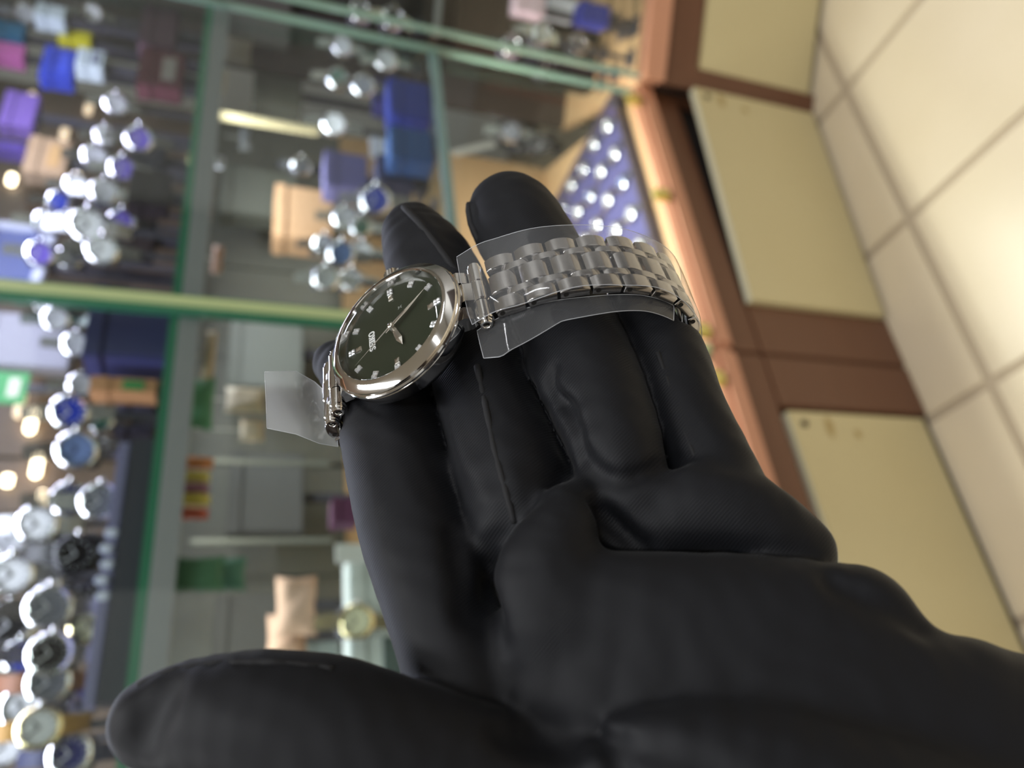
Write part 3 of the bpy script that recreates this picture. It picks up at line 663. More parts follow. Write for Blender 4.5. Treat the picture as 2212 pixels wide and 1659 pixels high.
hand_o = empty('gloved_hand', Matrix.Translation(tuple(GO)))
tag(hand_o, 'open hand in a black fabric glove, palm up, holding the watch on its fingers', 'hand')
me = bpy.data.meshes.new('glove'); me.from_pydata((gpw - GO).tolist(), [], gf.tolist()); me.materials.append(M_glove); me.update(); me.shade_smooth()
glove = link('glove', me, hand_o)
M_seam = mat('glove_seam', rgb(20, 20, 22), .8)
def seam(pts, r=.0005, lift=.0):
    P = []; out = []
    for i in range(len(pts) - 1):
        n = max(2, int(math.hypot(pts[i + 1][0] - pts[i][0], pts[i + 1][1] - pts[i][1]) / 12))
        for k in range(n): P.append((pts[i][0] + (pts[i + 1][0] - pts[i][0]) * k / n, pts[i][1] + (pts[i + 1][1] - pts[i][1]) * k / n))
    P.append(pts[-1]); ds = []
    for x, y in P:
        d = trace(x, y); ds.append(d)
    ok = [d for d in ds if d]
    if len(ok) < 4: return
    ds = [None if d is None else float(np.median([e for e in ds[max(0, i - 3):i + 4] if e])) for i, d in enumerate(ds)]
    for (x, y), d in zip(P, ds):
        if d: out.append(tuple(c2w(px(x, y, (d - .3) * .001)) - GO))
    MB().tube(out, r, 6).build('seam', M_seam, hand_o, smooth=True)
seam([(872, 446), (905, 480), (945, 530), (985, 585), (1000, 600)], .0009)
seam([(1014, 440), (1012, 470), (1030, 510), (1048, 548)], .0009)
seam([(1030, 790), (1048, 870), (1068, 970), (1095, 1070), (1112, 1130)], .0007)
seam([(1420, 760), (1445, 830), (1470, 910), (1500, 985), (1512, 1000)], .0005)
seam([(300, 1480), (380, 1445), (480, 1432), (600, 1430), (720, 1445)], .0006)

# ---------------------------------------------------------------- goods in the showcases
M_wsteel = mat('watch_steel', (0.75, 0.75, 0.77, 1), 0.18, 1.0)
M_wgold = mat('watch_gold', (0.85, 0.72, 0.42, 1), 0.2, 1.0)
M_wblack = mat('watch_black', rgb(25, 25, 28), 0.3, 0.3)
M_acr = mat('stand_dark', rgb(60, 58, 66), 0.4)
M_acw = mat('stand_white', rgb(214, 214, 220), 0.4)
DIALC = dict(white=(235, 235, 238), blue=(40, 60, 170), pale_blue=(120, 140, 190), black=(18, 18, 22), grey=(110, 112, 120), champagne=(225, 222, 190), silver=(200, 200, 206), navy=(30, 36, 90), green=(30, 80, 60), purple=(110, 90, 190))
STRC = dict(steel=None, gold=None, brown=(120, 72, 40), tan=(170, 110, 70), mustard=(170, 125, 50), black=(22, 22, 26), navy=(30, 34, 70), white=(220, 220, 225))
def dialm(c): return mat('dial_' + c, rgb(*DIALC[c]), 0.25, coat=0.6)
def strapm(c): return M_wsteel if c == 'steel' else M_wgold if c == 'gold' else mat('strap_' + c, rgb(*STRC[c]), 0.6)
RXW = Matrix.Rotation(math.pi / 2, 4, 'X')       # lathe axis z -> faces -y
R_ = 0.020
_case = {}
def case_me(m):
    if m.name not in _case: _case[m.name] = MB().lathe([(0, -.006), (.017, -.006), (.0205, -.004), (.021, 0), (.0195, .002), (.0168, .0034), (.0160, .0024), (.0158, .001)], 36, RXW).mesh('case', m, auto=35)
    return _case[m.name]
_dial = {}
def dial_me(c):
    if c not in _dial: _dial[c] = MB().lathe([(0, .0012), (.0162, .0012)], 30, RXW).mesh('dial', dialm(c))
    return _dial[c]
def ribbon(z0, z1, wide, links):
    m = MB(); n = 9; v = []
    for k in range(n):
        a = z0 + (z1 - z0) * k / (n - 1); q = abs(a)
        y = .002 + max(0, (q - .018)) ** 2 * 26; wdt = wide * (1 - .25 * k / n)
        for kk in range(2 if links else 1):
            v.append((a + (0 if kk == 0 else (z1 - z0) / (n - 1) * .82), y + (0), wdt))
    for i in range(len(v) - 1):
        if links and i % 2: continue
        (a, y, wd), (b, y2, wd2) = v[i], v[i + 1]
        th = .003
        m.add([(-wd / 2, y - th / 2, a), (wd / 2, y - th / 2, a), (wd2 / 2, y2 - th / 2, b), (-wd2 / 2, y2 - th / 2, b), (-wd / 2, y + th / 2, a), (wd / 2, y + th / 2, a), (wd2 / 2, y2 + th / 2, b), (-wd2 / 2, y2 + th / 2, b)],
              [[0, 1, 2, 3], [7, 6, 5, 4], [0, 4, 5, 1], [1, 5, 6, 2], [2, 6, 7, 3], [3, 7, 4, 0]])
    return m
_strap = {}
def strap_me(c, up):
    k = (c, up)
    if k not in _strap: _strap[k] = ribbon(.017 if up else -.017, .047 if up else -.047, .020, c in ('steel', 'gold')).mesh('strap', strapm(c))
    return _strap[k]
crown_me = MB().lathe([(0, .026), (.0028, .026), (.003, .0255), (.003, .020)], 12, Matrix.Rotation(math.pi / 2, 4, 'Y')).mesh('crown', M_wsteel, auto=35)
def hands_me(c):
    m = MB(); m.box((0.003, -.0018, .003), (.0012, .0006, .0012))
    for ang, L in ((50, .009), (-40, .013)):
        m.box((0, -.0020, L / 2), (.0016, .0004, L), Matrix.Rotation(math.radians(ang), 4, 'Y'))
    for k in range(12):
        m.box((0, -.0015, .0135), (.0012, .0006, .003), Matrix.Rotation(math.radians(30 * k), 4, 'Y'))
    return m.mesh('hands', mat('hand_' + c, rgb(230, 230, 235) if c == 'l' else rgb(60, 60, 66), .3, .5))
HL, HD = hands_me('l'), hands_me('d')
_post = {}
def watch_on_stand(M, drop, case, dial, strap, scale, label, group, tilt=14, roll=0, stand=True, hang=False):
    """M: frame at the watch centre (x right, y inwards, z up); drop: height of the centre above the shelf"""
    r = empty('display_watch', M); tag(r, label, 'watch', group)
    T = Matrix.Rotation(math.radians(roll), 4, 'Y') @ Matrix.Rotation(math.radians(tilt), 4, 'X') @ Matrix.Scale(scale, 4)
    cm = M_wgold if case == 'gold' else M_wblack if case == 'black' else M_wsteel
    link('case', case_me(cm), r, T); link('dial', dial_me(dial), r, T); link('crown', crown_me, r, T)
    link('hands', HL if dial in ('black', 'blue', 'navy', 'green', 'grey', 'purple') else HD, r, T)
    link('strap', strap_me(strap, True), r, T); link('strap', strap_me(strap, False), r, T)
    if stand:
        m = MB(); yb = .024 * scale
        m.lathe([(0, .018 * scale), (.012 * scale, .018 * scale), (.0145 * scale, .012 * scale), (.0145 * scale, -.012 * scale), (.012 * scale, -.018 * scale), (0, -.018 * scale)], 16, Matrix.Translation((0, yb, 0)) @ Matrix.Rotation(math.pi / 2, 4, 'Y') @ Matrix.Diagonal((1.5, 1, 1, 1)))
        m.box((0, yb + .004, -drop / 2 + .001), (.008, .005, drop - .003)); m.box((0, yb, -drop + .0020), (.032 * scale, .03 * scale, .003))
        m.build('stand', M_acr, r)
    return r
OCC = []
def facing(s, t, h, k=.85):          # turn and lean that face the aisle in front of the case
    P = np.array(FR(s, t, h)) - CAMP; a = math.atan2(-P[1], -P[0]) - math.atan2(-NN[1], -NN[0])
    a = (a + math.pi) % (2 * math.pi) - math.pi
    return a * k, math.degrees(math.atan2(P[2], math.hypot(P[0], P[1]))) * k
def fit(x, y, t0, boxes, tmin, tmax=.425):
    # slide along the line of sight until the boxes (s half, t half, h low, h high) touch nothing placed before
    for dt in [0] + [d * sg for d in np.arange(.006, .3, .006) for sg in (1, -1)]:
        t = t0 + dt
        if t < tmin or t > tmax: continue
        s, t, h = onF(x, y, t); bs = [(s + b[4] - b[0], s + b[4] + b[0], t + b[5] - b[1], t + b[5] + b[1], b[2](h), b[3](h)) for b in boxes]
        if any(b[0] < SJ + .006 and b[1] > SJ - .006 and b[2] < .03 for b in bs): continue
        if not any(p[0] < q[1] and q[0] < p[1] and p[2] < q[3] and q[2] < p[3] and p[4] < q[5] and q[4] < p[5] for p in bs for q in OCC):
            OCC.extend(bs); return s, t, h
    s, t, h = onF(x, y, min(max(t0, tmin), tmax)); return s, t, h
def frameF(s, t, h, yaw=0): return MF @ Matrix.Translation((-s, t, h)) @ Matrix.Rotation(yaw, 4, 'Z')
def WF(x, y, t, case, dial, strap, label, group, scale=1.0, shelf=1.125, yaw=0.0, roll=0):
    k = scale
    boxes = [(.027 * k, .012 * k, lambda h: h - .045 * k, lambda h: h + .045 * k, 0, .004), (.02 * k, .03 * k, lambda h: h - .02 * k, lambda h: h + .02 * k, 0, .02),
             (.018 * k, .018 * k, lambda h: shelf, lambda h: shelf + .005, 0, .024 * k), (.005, .004, lambda h: shelf, lambda h: h, 0, .026 * k)]
    s, t, h = fit(x, y, t, boxes, .045 * k if shelf > .8 else .05)
    h = max(h, shelf + .047 * k); a, lean = facing(s, t, h)
    return watch_on_stand(frameF(s, t, h, a + random.uniform(-.06, .06)), h - shelf, case, dial, strap, scale, label, group, lean, roll + random.uniform(-4, 4))
GL = 'watches on stands left of the glass joint'
for a in [
    (150, 890, .10, 'steel', 'blue', 'steel', 'white-rimmed watch with bright blue dial, topmost of the two near the joint', 1.0),
    (165, 972, .10, 'steel', 'pale_blue', 'steel', 'white-rimmed watch with pale blue dial just below the blue-dialled one', 1.05),
    (150, 1078, .12, 'steel', 'navy', 'steel', 'steel watch with small navy dial beside the warm reflections', .95),
    (215, 1083, .05, 'steel', 'grey', 'steel', 'steel chronograph with grey dial close to the dark riser board', .95),
    (78, 1133, .18, 'steel', 'white', 'white', 'white watch with white strap left of the black-dialled one', 1.1),
    (138, 1160, .12, 'steel', 'silver', 'steel', 'small bright silver watch between the white one and the black-dialled one', .7),
    (164, 1197, .08, 'black', 'black', 'black', 'black watch with white indices on a black strap', 1.0),
    (24, 1242, .2, 'steel', 'white', 'steel', 'bright silver watch at the left edge above the large dark one', 1.1),
    (92, 1248, .14, 'steel', 'silver', 'steel', 'shiny silver bracelet watch right of the bright one at the edge', 1.05),
    (105, 1312, .13, 'steel', 'grey', 'steel', 'steel watch with dark grey chronograph dial left of the gold one', 1.05),
    (18, 1350, .2, 'steel', 'black', 'steel', 'large steel watch with wide black dial at the left edge', 1.5),
    (194, 1352, .05, 'gold', 'champagne', 'gold', 'gold watch with pale champagne dial by the riser board', 1.05),
    (42, 1418, .2, 'steel', 'blue', 'steel', 'steel watch with vivid blue dial below the large black dial', .9),
    (108, 1412, .13, 'steel', 'black', 'steel', 'steel watch with black dial above the brown strapped one', .95),
    (104, 1474, .12, 'steel', 'grey', 'brown', 'grey-dialled watch on a brown leather strap', 1.0),
    (46, 1528, .18, 'steel', 'white', 'steel', 'bright white-dialled watch left of the brown strapped one', 1.1),
    (84, 1572, .12, 'gold', 'white', 'mustard', 'cream-dialled watch on a mustard strap near the bottom', .95),
    (8, 1612, .18, 'steel', 'white', 'steel', 'white-dialled steel watch in the lower left corner', 1.1),
    (150, 1630, .10, 'steel', 'navy', 'navy', 'steel watch on a navy strap left of the thumb tip', 1.0),
    (22, 1165, .22, 'steel', 'silver', 'white', 'silver watch on a white strap at the left edge beside the white one', 1.0),
    (175, 832, .10, 'steel', 'silver', 'steel', 'small silver bracelet watch above the blue-dialled one', .75),
    (215, 905, .06, 'steel', 'green', 'steel', 'small silver watch with green dial beside the dark boxes', .8),
    (205, 965, .05, 'steel', 'silver', 'steel', 'narrow silver watch right of the pale blue dial', .8),
    (170, 1510, .07, 'steel', 'navy', 'navy', 'dark watch on a navy strap between brown strap and thumb', .9),
    (172, 1270, .10, 'black', 'black', 'black', 'all black watch above the gold one', 1.0),
]: WF(*a[:6], a[6], GL, a[7])
GU = 'watches on stands under the violet light'
for a in [
    (228, 292, .10, 'steel', 'white', 'steel', 'small steel watch under the violet light, nearest the lilac box', .7),
    (250, 225, .10, 'steel', 'silver', 'steel', 'bright steel watch just below the maroon boxes', .8),
    (300, 300, .08, 'steel', 'purple', 'steel', 'steel watch with violet dial beside the small black boxes', .9),
    (205, 340, .14, 'steel', 'silver', 'steel', 'steel watch with pale dial left of the violet-dialled one', .9),
    (265, 365, .10, 'steel', 'purple', 'steel', 'steel watch with violet dial next to the lower black box', .9),
    (165, 400, .16, 'steel', 'white', 'steel', 'very bright steel watch near the warm reflection', .8),
    (225, 415, .10, 'steel', 'silver', 'white', 'silver watch with white strap above the bright round one', .9),
    (190, 487, .10, 'steel', 'white', 'white', 'round all white watch shining in the middle of the violet cluster', 1.15),
    (142, 480, .14, 'steel', 'pale_blue', 'steel', 'small pale blue watch left of the round white one', .7),
    (262, 478, .08, 'steel', 'purple', 'steel', 'lilac watch right of the round white one', .9),
    (220, 540, .08, 'steel', 'white', 'steel', 'dazzling silver watch just above the pane joint', .95),
    (85, 548, .18, 'steel', 'purple', 'steel', 'lilac-dialled watch beside the white picture frame', .9),
    (150, 555, .12, 'steel', 'black', 'steel', 'dark-dialled watch left of the dazzling silver one', .9),
    (100, 480, .18, 'steel', 'silver', 'steel', 'silver watch right of the picture frame top', .9),
    (125, 435, .2, 'steel', 'blue', 'steel', 'small blue-dialled watch above the pale blue one', .8),
    (120, 690, .16, 'steel', 'silver', 'steel', 'small silver watch just below the pane joint', .8),
    (165, 745, .12, 'steel', 'silver', 'steel', 'silver watch beside the navy box under the joint', .8),
    (95, 655, .2, 'steel', 'white', 'steel', 'white-dialled watch close under the joint strip', .7),
    (200, 30, .2, 'steel', 'white', 'steel', 'bright white watch at the top edge above the yellow box', .8),
    (55, 30, .25, 'steel', 'silver', 'steel', 'silver watch in the upper left corner', .9),
]: WF(*a[:6], a[6], GU, a[7])
GM = 'watches on the lower glass shelf'
for a in [
    (740, 100, .16, 'steel', 'silver', 'steel', 'silver watch on the lower shelf nearest the dark corner showcase', .95),
    (730, 170, .14, 'steel', 'green', 'steel', 'green-dialled steel watch on the lower shelf near the corner', .95),
    (785, 185, .10, 'steel', 'grey', 'steel', 'grey-dialled steel watch left of the tall blue box', .95),
    (722, 268, .14, 'steel', 'white', 'steel', 'white-dialled steel watch on the lower shelf left of the blue boxes', 1.0),
    (835, 130, .06, 'steel', 'silver', 'steel', 'silver watch behind the top of the blue boxes', .9),
    (812, 432, .05, 'steel', 'blue', 'steel', 'blue-dialled watch just above the fingertip with the seam', 1.1),
    (745, 470, .10, 'steel', 'silver', 'steel', 'silver watch above the cluster by the wrist watch', .9),
    (705, 600, .10, 'steel', 'silver', 'steel', 'silver watch beside the joint, left of the held watch crown', .9),
    (738, 548, .08, 'steel', 'pale_blue', 'steel', 'pale blue watch in the middle of the silver cluster', .95),
    (782, 545, .05, 'steel', 'white', 'steel', 'white-dialled watch right next to the gloved fingertip', .9),
    (700, 530, .12, 'steel', 'grey', 'steel', 'grey-dialled watch between tan pillow and silver cluster', .9),
    (760, 605, .05, 'steel', 'silver', 'steel', 'silver watch close above the held watch case', .9),
    (780, 490, .07, 'steel', 'green', 'steel', 'small green-dialled watch left of the fingertip', .7),
    (770, 1342, .04, 'gold', 'champagne', 'gold', 'gold watch lying between the two white boxes', .9),
    (650, 360, .25, 'steel', 'black', 'black', 'dark watch on the tan pillow in the middle shelf', .9),
]: WF(*a[:6], a[6], GM, a[7], .770, .5)
GB = 'dark watches standing on the bottom board'
for a in [
    (1105, 285, .34, 'steel', 'grey', 'steel', 'tall steel watch standing on the peach board beside the paper slip', 1.25),
    (1150, 320, .42, 'black', 'black', 'black', 'black watch right behind the gloved ring fingertip', 1.2),
    (1190, 290, .41, 'black', 'grey', 'black', 'black watch with grey dial standing next to the navy tray', 1.2),
    (1200, 235, .30, 'steel', 'black', 'black', 'dark watch on the board nearest the corner pane', 1.1),
    (1125, 205, .30, 'steel', 'silver', 'steel', 'silver watch on the peach board near the corner', 1.1),
    (1235, 325, .42, 'black', 'black', 'black', 'black watch between tray corner and ring fingertip', 1.1),
    (1075, 215, .34, 'steel', 'silver', 'steel', 'pale silver watch at the back of the peach board', 1.0),
]: WF(*a[:6], a[6], GB, a[7], .365, .5)
# navy tray of silver watches lying in rows beside the rail
M_tray = mat('navy_velvet', rgb(72, 70, 118), 0.8)
M_trayd = mat('dark_velvet', rgb(70, 62, 78), 0.8)
q = [onH(1312, 232, .40), onH(1418, 420, .40), onH(1500, 690, .40)]
TS0, TS1, TT0, TT1 = -0.055, 0.50, 0.06, 0.40
tray = empty('watch_tray', MF @ Matrix.Translation((-(TS0 + TS1) / 2, (TT0 + TT1) / 2, .3655))); tag(tray, 'navy velvet tray full of silver watches beside the wooden rail', 'tray')
LT, WT = TS1 - TS0, TT1 - TT0
MB().bbox((0, 0, .005), (LT, WT, .01), .002).build('base', M_tray, tray)
for c, d in (((0, -WT / 2 + .006, .012), (LT, .012, .02)), ((0, WT / 2 - .006, .012), (LT, .012, .02)), ((-LT / 2 + .006, 0, .012), (.012, WT - .025, .02)), ((LT / 2 - .006, 0, .012), (.012, WT - .025, .02))):
    MB().bbox(c, d, .003).build('rim', M_trayd, tray)
MT = MF @ Matrix.Translation((-(TS0 + TS1) / 2, (TT0 + TT1) / 2, .3655))
rown = ['front', 'second', 'third', 'fourth', 'back']; coln = ['first', 'second', 'third', 'fourth', 'fifth', 'sixth', 'seventh']
for i in range(5):
    for j in range(7):
        xx = LT / 2 - .045 - j * (LT - .09) / 6 ; yy = -WT / 2 + .05 + i * (WT - .10) / 4
        M = MT @ Matrix.Translation((xx + (.012 if i % 2 else 0), yy, .018)) @ Matrix.Rotation(math.radians(random.uniform(-14, 14)), 4, 'Z') @ Matrix.Rotation(math.radians(-90), 4, 'X')
        watch_on_stand(M, .02, 'steel', ['white', 'silver', 'pale_blue', 'silver', 'white'][(i * 3 + j) % 5], 'steel', .78, 'small silver watch in the navy tray, %s row from the rail, %s from the corner' % (rown[i], coln[j]), 'silver watches in the navy tray', 0, 0, False)
def pillow(w_, d, h_, seed=0, n=8):
    m = MB(); rnd = random.Random(len(MATS) + seed)
    for sg in (-1, 1):
        v = []; 
        for i in range(n + 1):
            for j in range(n + 1):
                a, b = 2 * i / n - 1, 2 * j / n - 1
                e = max(0, (1 - abs(a) ** 2.6) * (1 - abs(b) ** 2.6)) ** .5
                pin = 1 - .10 * (1 - abs(a)) * abs(b) ** 3 - .10 * (1 - abs(b)) * abs(a) ** 3
                v.append((a * w_ / 2 * pin, sg * d / 2 * e * (1 + .15 * math.sin(5 * a + 3 * b + seed)), b * h_ / 2 * pin))
        f = [[i * (n + 1) + j, (i + 1) * (n + 1) + j, (i + 1) * (n + 1) + j + 1, i * (n + 1) + j + 1] for i in range(n) for j in range(n)]
        m.add(v, f if sg < 0 else [q[::-1] for q in f])
    return m
# ---- boxes, cards and other goods
def cbox(name, M, size, col, label, cat, band=None, base=None, group=None, rough=.5):
    r = empty(name, M); tag(r, label, cat, group)
    w_, d_, h_ = size; mm_ = mat('paint_%d_%d_%d' % col, rgb(*col), rough)
    lid = min(.35 * h_, .02)
    MB().bbox((0, 0, -lid / 2), (w_, d_, h_ - lid), min(w_, d_, h_) * .06).build('body', mm_, r, auto=40)
    MB().bbox((0, 0, h_ / 2 - lid / 2), (w_ * 1.03, d_ * 1.03, lid), min(w_, d_, h_) * .05).build('lid', mm_, r, auto=40)
    if band: MB().box((0, -d_ / 2 - .0006, -lid / 2), (w_ * .6, .0012, (h_ - lid) * .45)).build('sticker', mat('paint_%d_%d_%d' % band, rgb(*band), .5), r)
    if base is not None and base > h_ / 2 + .003: 
        p = MB(); p.box((0, 0, -(base + h_ / 2) / 2 + .001), (.012, .012, base - h_ / 2 - .002)); p.box((0, 0, -base + .0021), (min(w_, .05), min(d_, .04), .003)); p.build('stand', M_acr, r)
    return r
def BF(x, y, t, wp, hp, col, label, band=None, d=.03, shelf=1.125, yaw=0, name='gift_box', cat='box', roll=0):
    """box whose front is centred on a photo pixel; wp/hp = size along the showcase and upright, metres"""
    up = lambda h: max(h, shelf + hp / 2 + .0006)
    s, t, h = fit(x, y, t, [(wp * .53, d * .53, lambda h: up(h) - hp * .52, lambda h: up(h) + hp * .52, 0, 0), (.02, min(.02, d * .5), lambda h: shelf, lambda h: shelf + .005, 0, 0), (.007, .007, lambda h: shelf, lambda h: up(h), 0, 0)], .035 + d / 2)
    h = up(h)
    return cbox(name, frameF(s, t, h, yaw) @ Matrix.Rotation(math.radians(roll), 4, 'Y'), (wp, d, hp), col, label, cat, band, h - shelf)
BF(130, 150, .22, .075, .05, (40, 60, 170), 'bright blue box beside the yellow one under the violet light', (60, 80, 200))
BF(165, 92, .22, .03, .05, (200, 190, 40), 'yellow box next to the blue one')
BF(112, 40, .2, .035, .045, (190, 200, 205), 'pale grey box above the yellow one')
BF(198, 142, .18, .045, .04, (190, 200, 205), 'white box below the yellow one', (120, 125, 140))
BF(22, 78, .28, .04, .05, (40, 110, 150), 'teal box at the left edge')
BF(14, 120, .28, .035, .06, (210, 110, 180), 'pink box at the left edge below the teal one')
BF(345, 75, .05, .09, .05, (84, 60, 74), 'maroon box under the corner pane, upper one')
BF(350, 165, .05, .08, .06, (90, 44, 54), 'dark red box under the corner pane, lower one', (150, 140, 140))
BF(45, 250, .26, .08, .05, (120, 90, 170), 'lilac box left of the warm tube reflections')
BF(105, 350, .26, .08, .06, (170, 140, 110), 'tan box right of the bright warm glint', (190, 150, 100))
BF(320, 345, .04, .05, .05, (26, 26, 30), 'small black box by the shelf edge, upper of two')
BF(325, 420, .04, .06, .05, (34, 26, 30), 'small black box by the shelf edge, lower of two')
BF(300, 520, .05, .09, .05, (36, 26, 22), 'dark brown box just above the pane joint')
BF(285, 720, .06, .10, .09, (48, 50, 92), 'large navy box below the pane joint', None, .05)
BF(285, 800, .07, .04, .07, (36, 38, 42), 'black box under the navy one')
BF(295, 900, .05, .07, .05, (40, 38, 52), 'dark grey box between green watch and shelf edge', None, .05)
BF(270, 845, .08, .02, .07, (180, 130, 90), 'thin tan box with a green mark below the black one', (60, 130, 70))
BF(15, 838, .3, .05, .05, (60, 160, 90), 'green sign card at the left edge', (220, 220, 200), .004, name='sign_card', cat='card')
BF(60, 745, .3, .09, .12, (150, 148, 160), 'grey lilac carton behind the silver watches', None, .03)
BF(40, 330, .34, .02, .10, (110, 80, 190), 'violet tube box above the bright warm glint')
BF(212, 672, .07, .05, .008, (205, 215, 210), 'white card leaning below the joint', None, .004, name='price_card', cat='card', roll=35)
# white picture frame
def pframe(M, w_, h_, label, shelfdrop=0, inner=(90, 100, 150)):
    r = empty('picture_frame', M); tag(r, label, 'frame')
    mf = mat('frame_white', rgb(205, 208, 225), .4); b = .016
    for c, d in (((0, 0, h_ / 2 - b / 2), (w_, .012, b)), ((0, 0, -h_ / 2 + b / 2), (w_, .012, b)), ((-w_ / 2 + b / 2, 0, 0), (b, .012, h_ - 2 * b)), ((w_ / 2 - b / 2, 0, 0), (b, .012, h_ - 2 * b))):
        MB().bbox(c, d, .002).build('frame_side', mf, r)
    MB().box((0, .003, 0), (w_ - 2 * b, .004, h_ - 2 * b)).build('picture', mat('frame_picture', rgb(*inner), .3), r)
    if shelfdrop > h_ / 2: MB().box((0, .013, -shelfdrop / 2 - h_ / 4 + .001), (.02, .012, shelfdrop - h_ / 2 - .003)).build('prop', M_acr, r)
s, t, h = onF(25, 560, .30); pframe(frameF(s, t, h, .2), .17, .10, 'white picture frame at the left edge by the pane joint', h - 1.125)
# dark riser board along the shelf with pale raised marks
s0, t0, h0 = onF(262, 950, .03); s1, t1, h1 = onF(250, 1520, .03)
rz = empty('display_riser', MF @ Matrix.Translation((-(s0 + s1) / 2, .04, 1.1255))); tag(rz, 'long dark riser board with pale raised marks along the shelf front', 'riser')
LR = abs(s1 - s0)
MB().bbox((0, 0, .0125), (LR, .03, .025), .002).build('board', mat('riser_dark', rgb(52, 52, 62), .4), rz)
MB().bbox((0, .004, .031), (LR, .022, .012), .002).build('lit_top', mat('riser_lit_lilac', rgb(120, 118, 150), .4), rz)  # lilac light on the riser's top, put into the strip's colour
for k in range(5):
    s_, _, _ = onF(262, 1150 + k * 34, .03)
    MB().bbox((-s_ + (s0 + s1) / 2, -.0085, .032 + .003 * (k % 2)), (.010, .004, .013), .002).build('raised_mark', mat('mark_pale', rgb(215, 218, 235), .3), rz)
# glowing shapes on the back panel, standing in for reflections of ceiling lights
M_warm = mat('warm_reflection', (1, .8, .6, 1), .5, emit=((1, .78, .55, 1), 9.0)); M_warmd = mat('dim_reflection', (1, .8, .6, 1), .5, emit=((1, .72, .50, 1), 1.1))
for x, y, L, br, lb in [(66, 220, .055, 0, 'dim pink tube reflection above the violet box'), (140, 285, .045, 0, 'dim pink tube reflection right of the lilac box'), (192, 232, .04, 0, 'faint tube reflection under the blue box'), (25, 388, .022, 1, 'bright warm glint at the left edge under the tan box'), (165, 385, .02, 1, 'bright warm glint among the violet-lit watches'),
                        (50, 828, .016, 1, 'bright warm glint beside the green sign card'), (44, 872, .05, 0, 'dim warm tube reflection below the green sign card'), (68, 908, .045, 1, 'bright warm tube reflection left of the blue dial'), (80, 1005, .04, 1, 'bright warm tube reflection left of the pale blue dial'), (16, 1038, .018, 1, 'warm glint at the left edge halfway down'), (91, 1078, .026, 1, 'warm glint left of the navy dial'), (135, 845, .02, 0, 'faint warm glint above the blue dial')]:
    s, t, h = onF(x, y, .43); r = empty('warm_reflection', frameF(s, t, h)); tag(r, lb, 'reflection', 'small warm reflections on the back panels')
    MB().tube([(-L / 2, 0, 0), (-L * .4, 0, 0), (L * .4, 0, 0), (L / 2, 0, 0)], [.003, .007, .007, .003], 10).build('glint', M_warm if br else M_warmd, r, smooth=True)
    MB().box((0, .0065, 0), (.012, .0065, .012)).build('backing', M_acr, r)
# lower glass shelf: blue boxes, cards, pillow
def B2(x, y, t, w_, h_, col, label, **k): return BF(x, y, t, w_, h_, col, label, shelf=.770, **k)
B2(895, 235, .05, .09, .07, (34, 50, 140), 'tall royal blue box on the lower shelf', d=.04)
B2(840, 215, .09, .07, .06, (44, 44, 104), 'dark violet box left of the royal blue one', d=.04)
B2(885, 330, .05, .07, .07, (30, 72, 130), 'teal blue box below the royal blue one', d=.04)
B2(850, 385, .06, .06, .06, (44, 46, 80), 'navy box above the blue-dialled watch', d=.04)
B2(745, 385, .14, .08, .07, (110, 104, 150), 'lilac box left of the navy ones', d=.04)
B2(826, 322, .12, .045, .04, (225, 225, 235), 'white tag card in front of the blue boxes', d=.004, name='price_card', cat='card')
B2(655, 480, .22, .12, .10, (190, 150, 115), 'tan cushion box with a dark strap behind the silver cluster', d=.05)
B2(815, 1270, .03, .07, .075, (215, 222, 220), 'white box with a dark panel, upper one beside the glove edge', band=(70, 90, 90), d=.05)
B2(828, 1430, .03, .075, .085, (215, 222, 220), 'white box with a dark panel, lower one above the thumb', band=(70, 90, 90), d=.05)
B2(742, 1110, .06, .03, .03, (96, 50, 84), 'small purple box left of the index finger', d=.03)
B2(775, 1195, .04, .02, .05, (215, 215, 215), 'white card stand left of the index finger', d=.006, name='price_card', cat='card')
for x, y, t, w_, lb in ((640, 1310, .14, .075, 'peach cushion under the index finger, upper of two'), (620, 1378, .14, .06, 'peach cushion above the thumb, lower of two')):
    s, t, h = fit(x, y, t, [(w_ * .5, .025, lambda h: .77, lambda h: h + .03, 0, 0)], .05); r = empty('cushion', frameF(s, t, h)); tag(r, lb, 'cushion')
    pillow(w_, .045, .05, 3, 10).build('cover', mat('peach_cloth', rgb(196, 160, 135), .7), r, smooth=True)
    MB().box((0, 0, -(h - .77) / 2 - .01), (.012, .012, h - .77 - .022)).build('stand', M_acr, r)
B2(690, 1400, .05, .04, .05, (170, 185, 185), 'grey glass-like box above the thumb', d=.03)
B2(575, 1075, .36, .13, .11, (84, 82, 80), 'dark grey carton behind the orange and yellow tags', d=.05)
B2(560, 1370, .34, .10, .12, (74, 72, 68), 'dark carton behind the green pouches above the thumb', d=.05)
B2(575, 760, .36, .16, .12, (104, 104, 98), 'grey carton right of the hanging cream strap', d=.04)
B2(560, 430, .36, .12, .14, (98, 98, 88), 'olive grey carton left of the tan cushion box', d=.04)
B2(600, 200, .38, .12, .10, (128, 126, 112), 'grey carton behind the cream upright bar', d=.04)
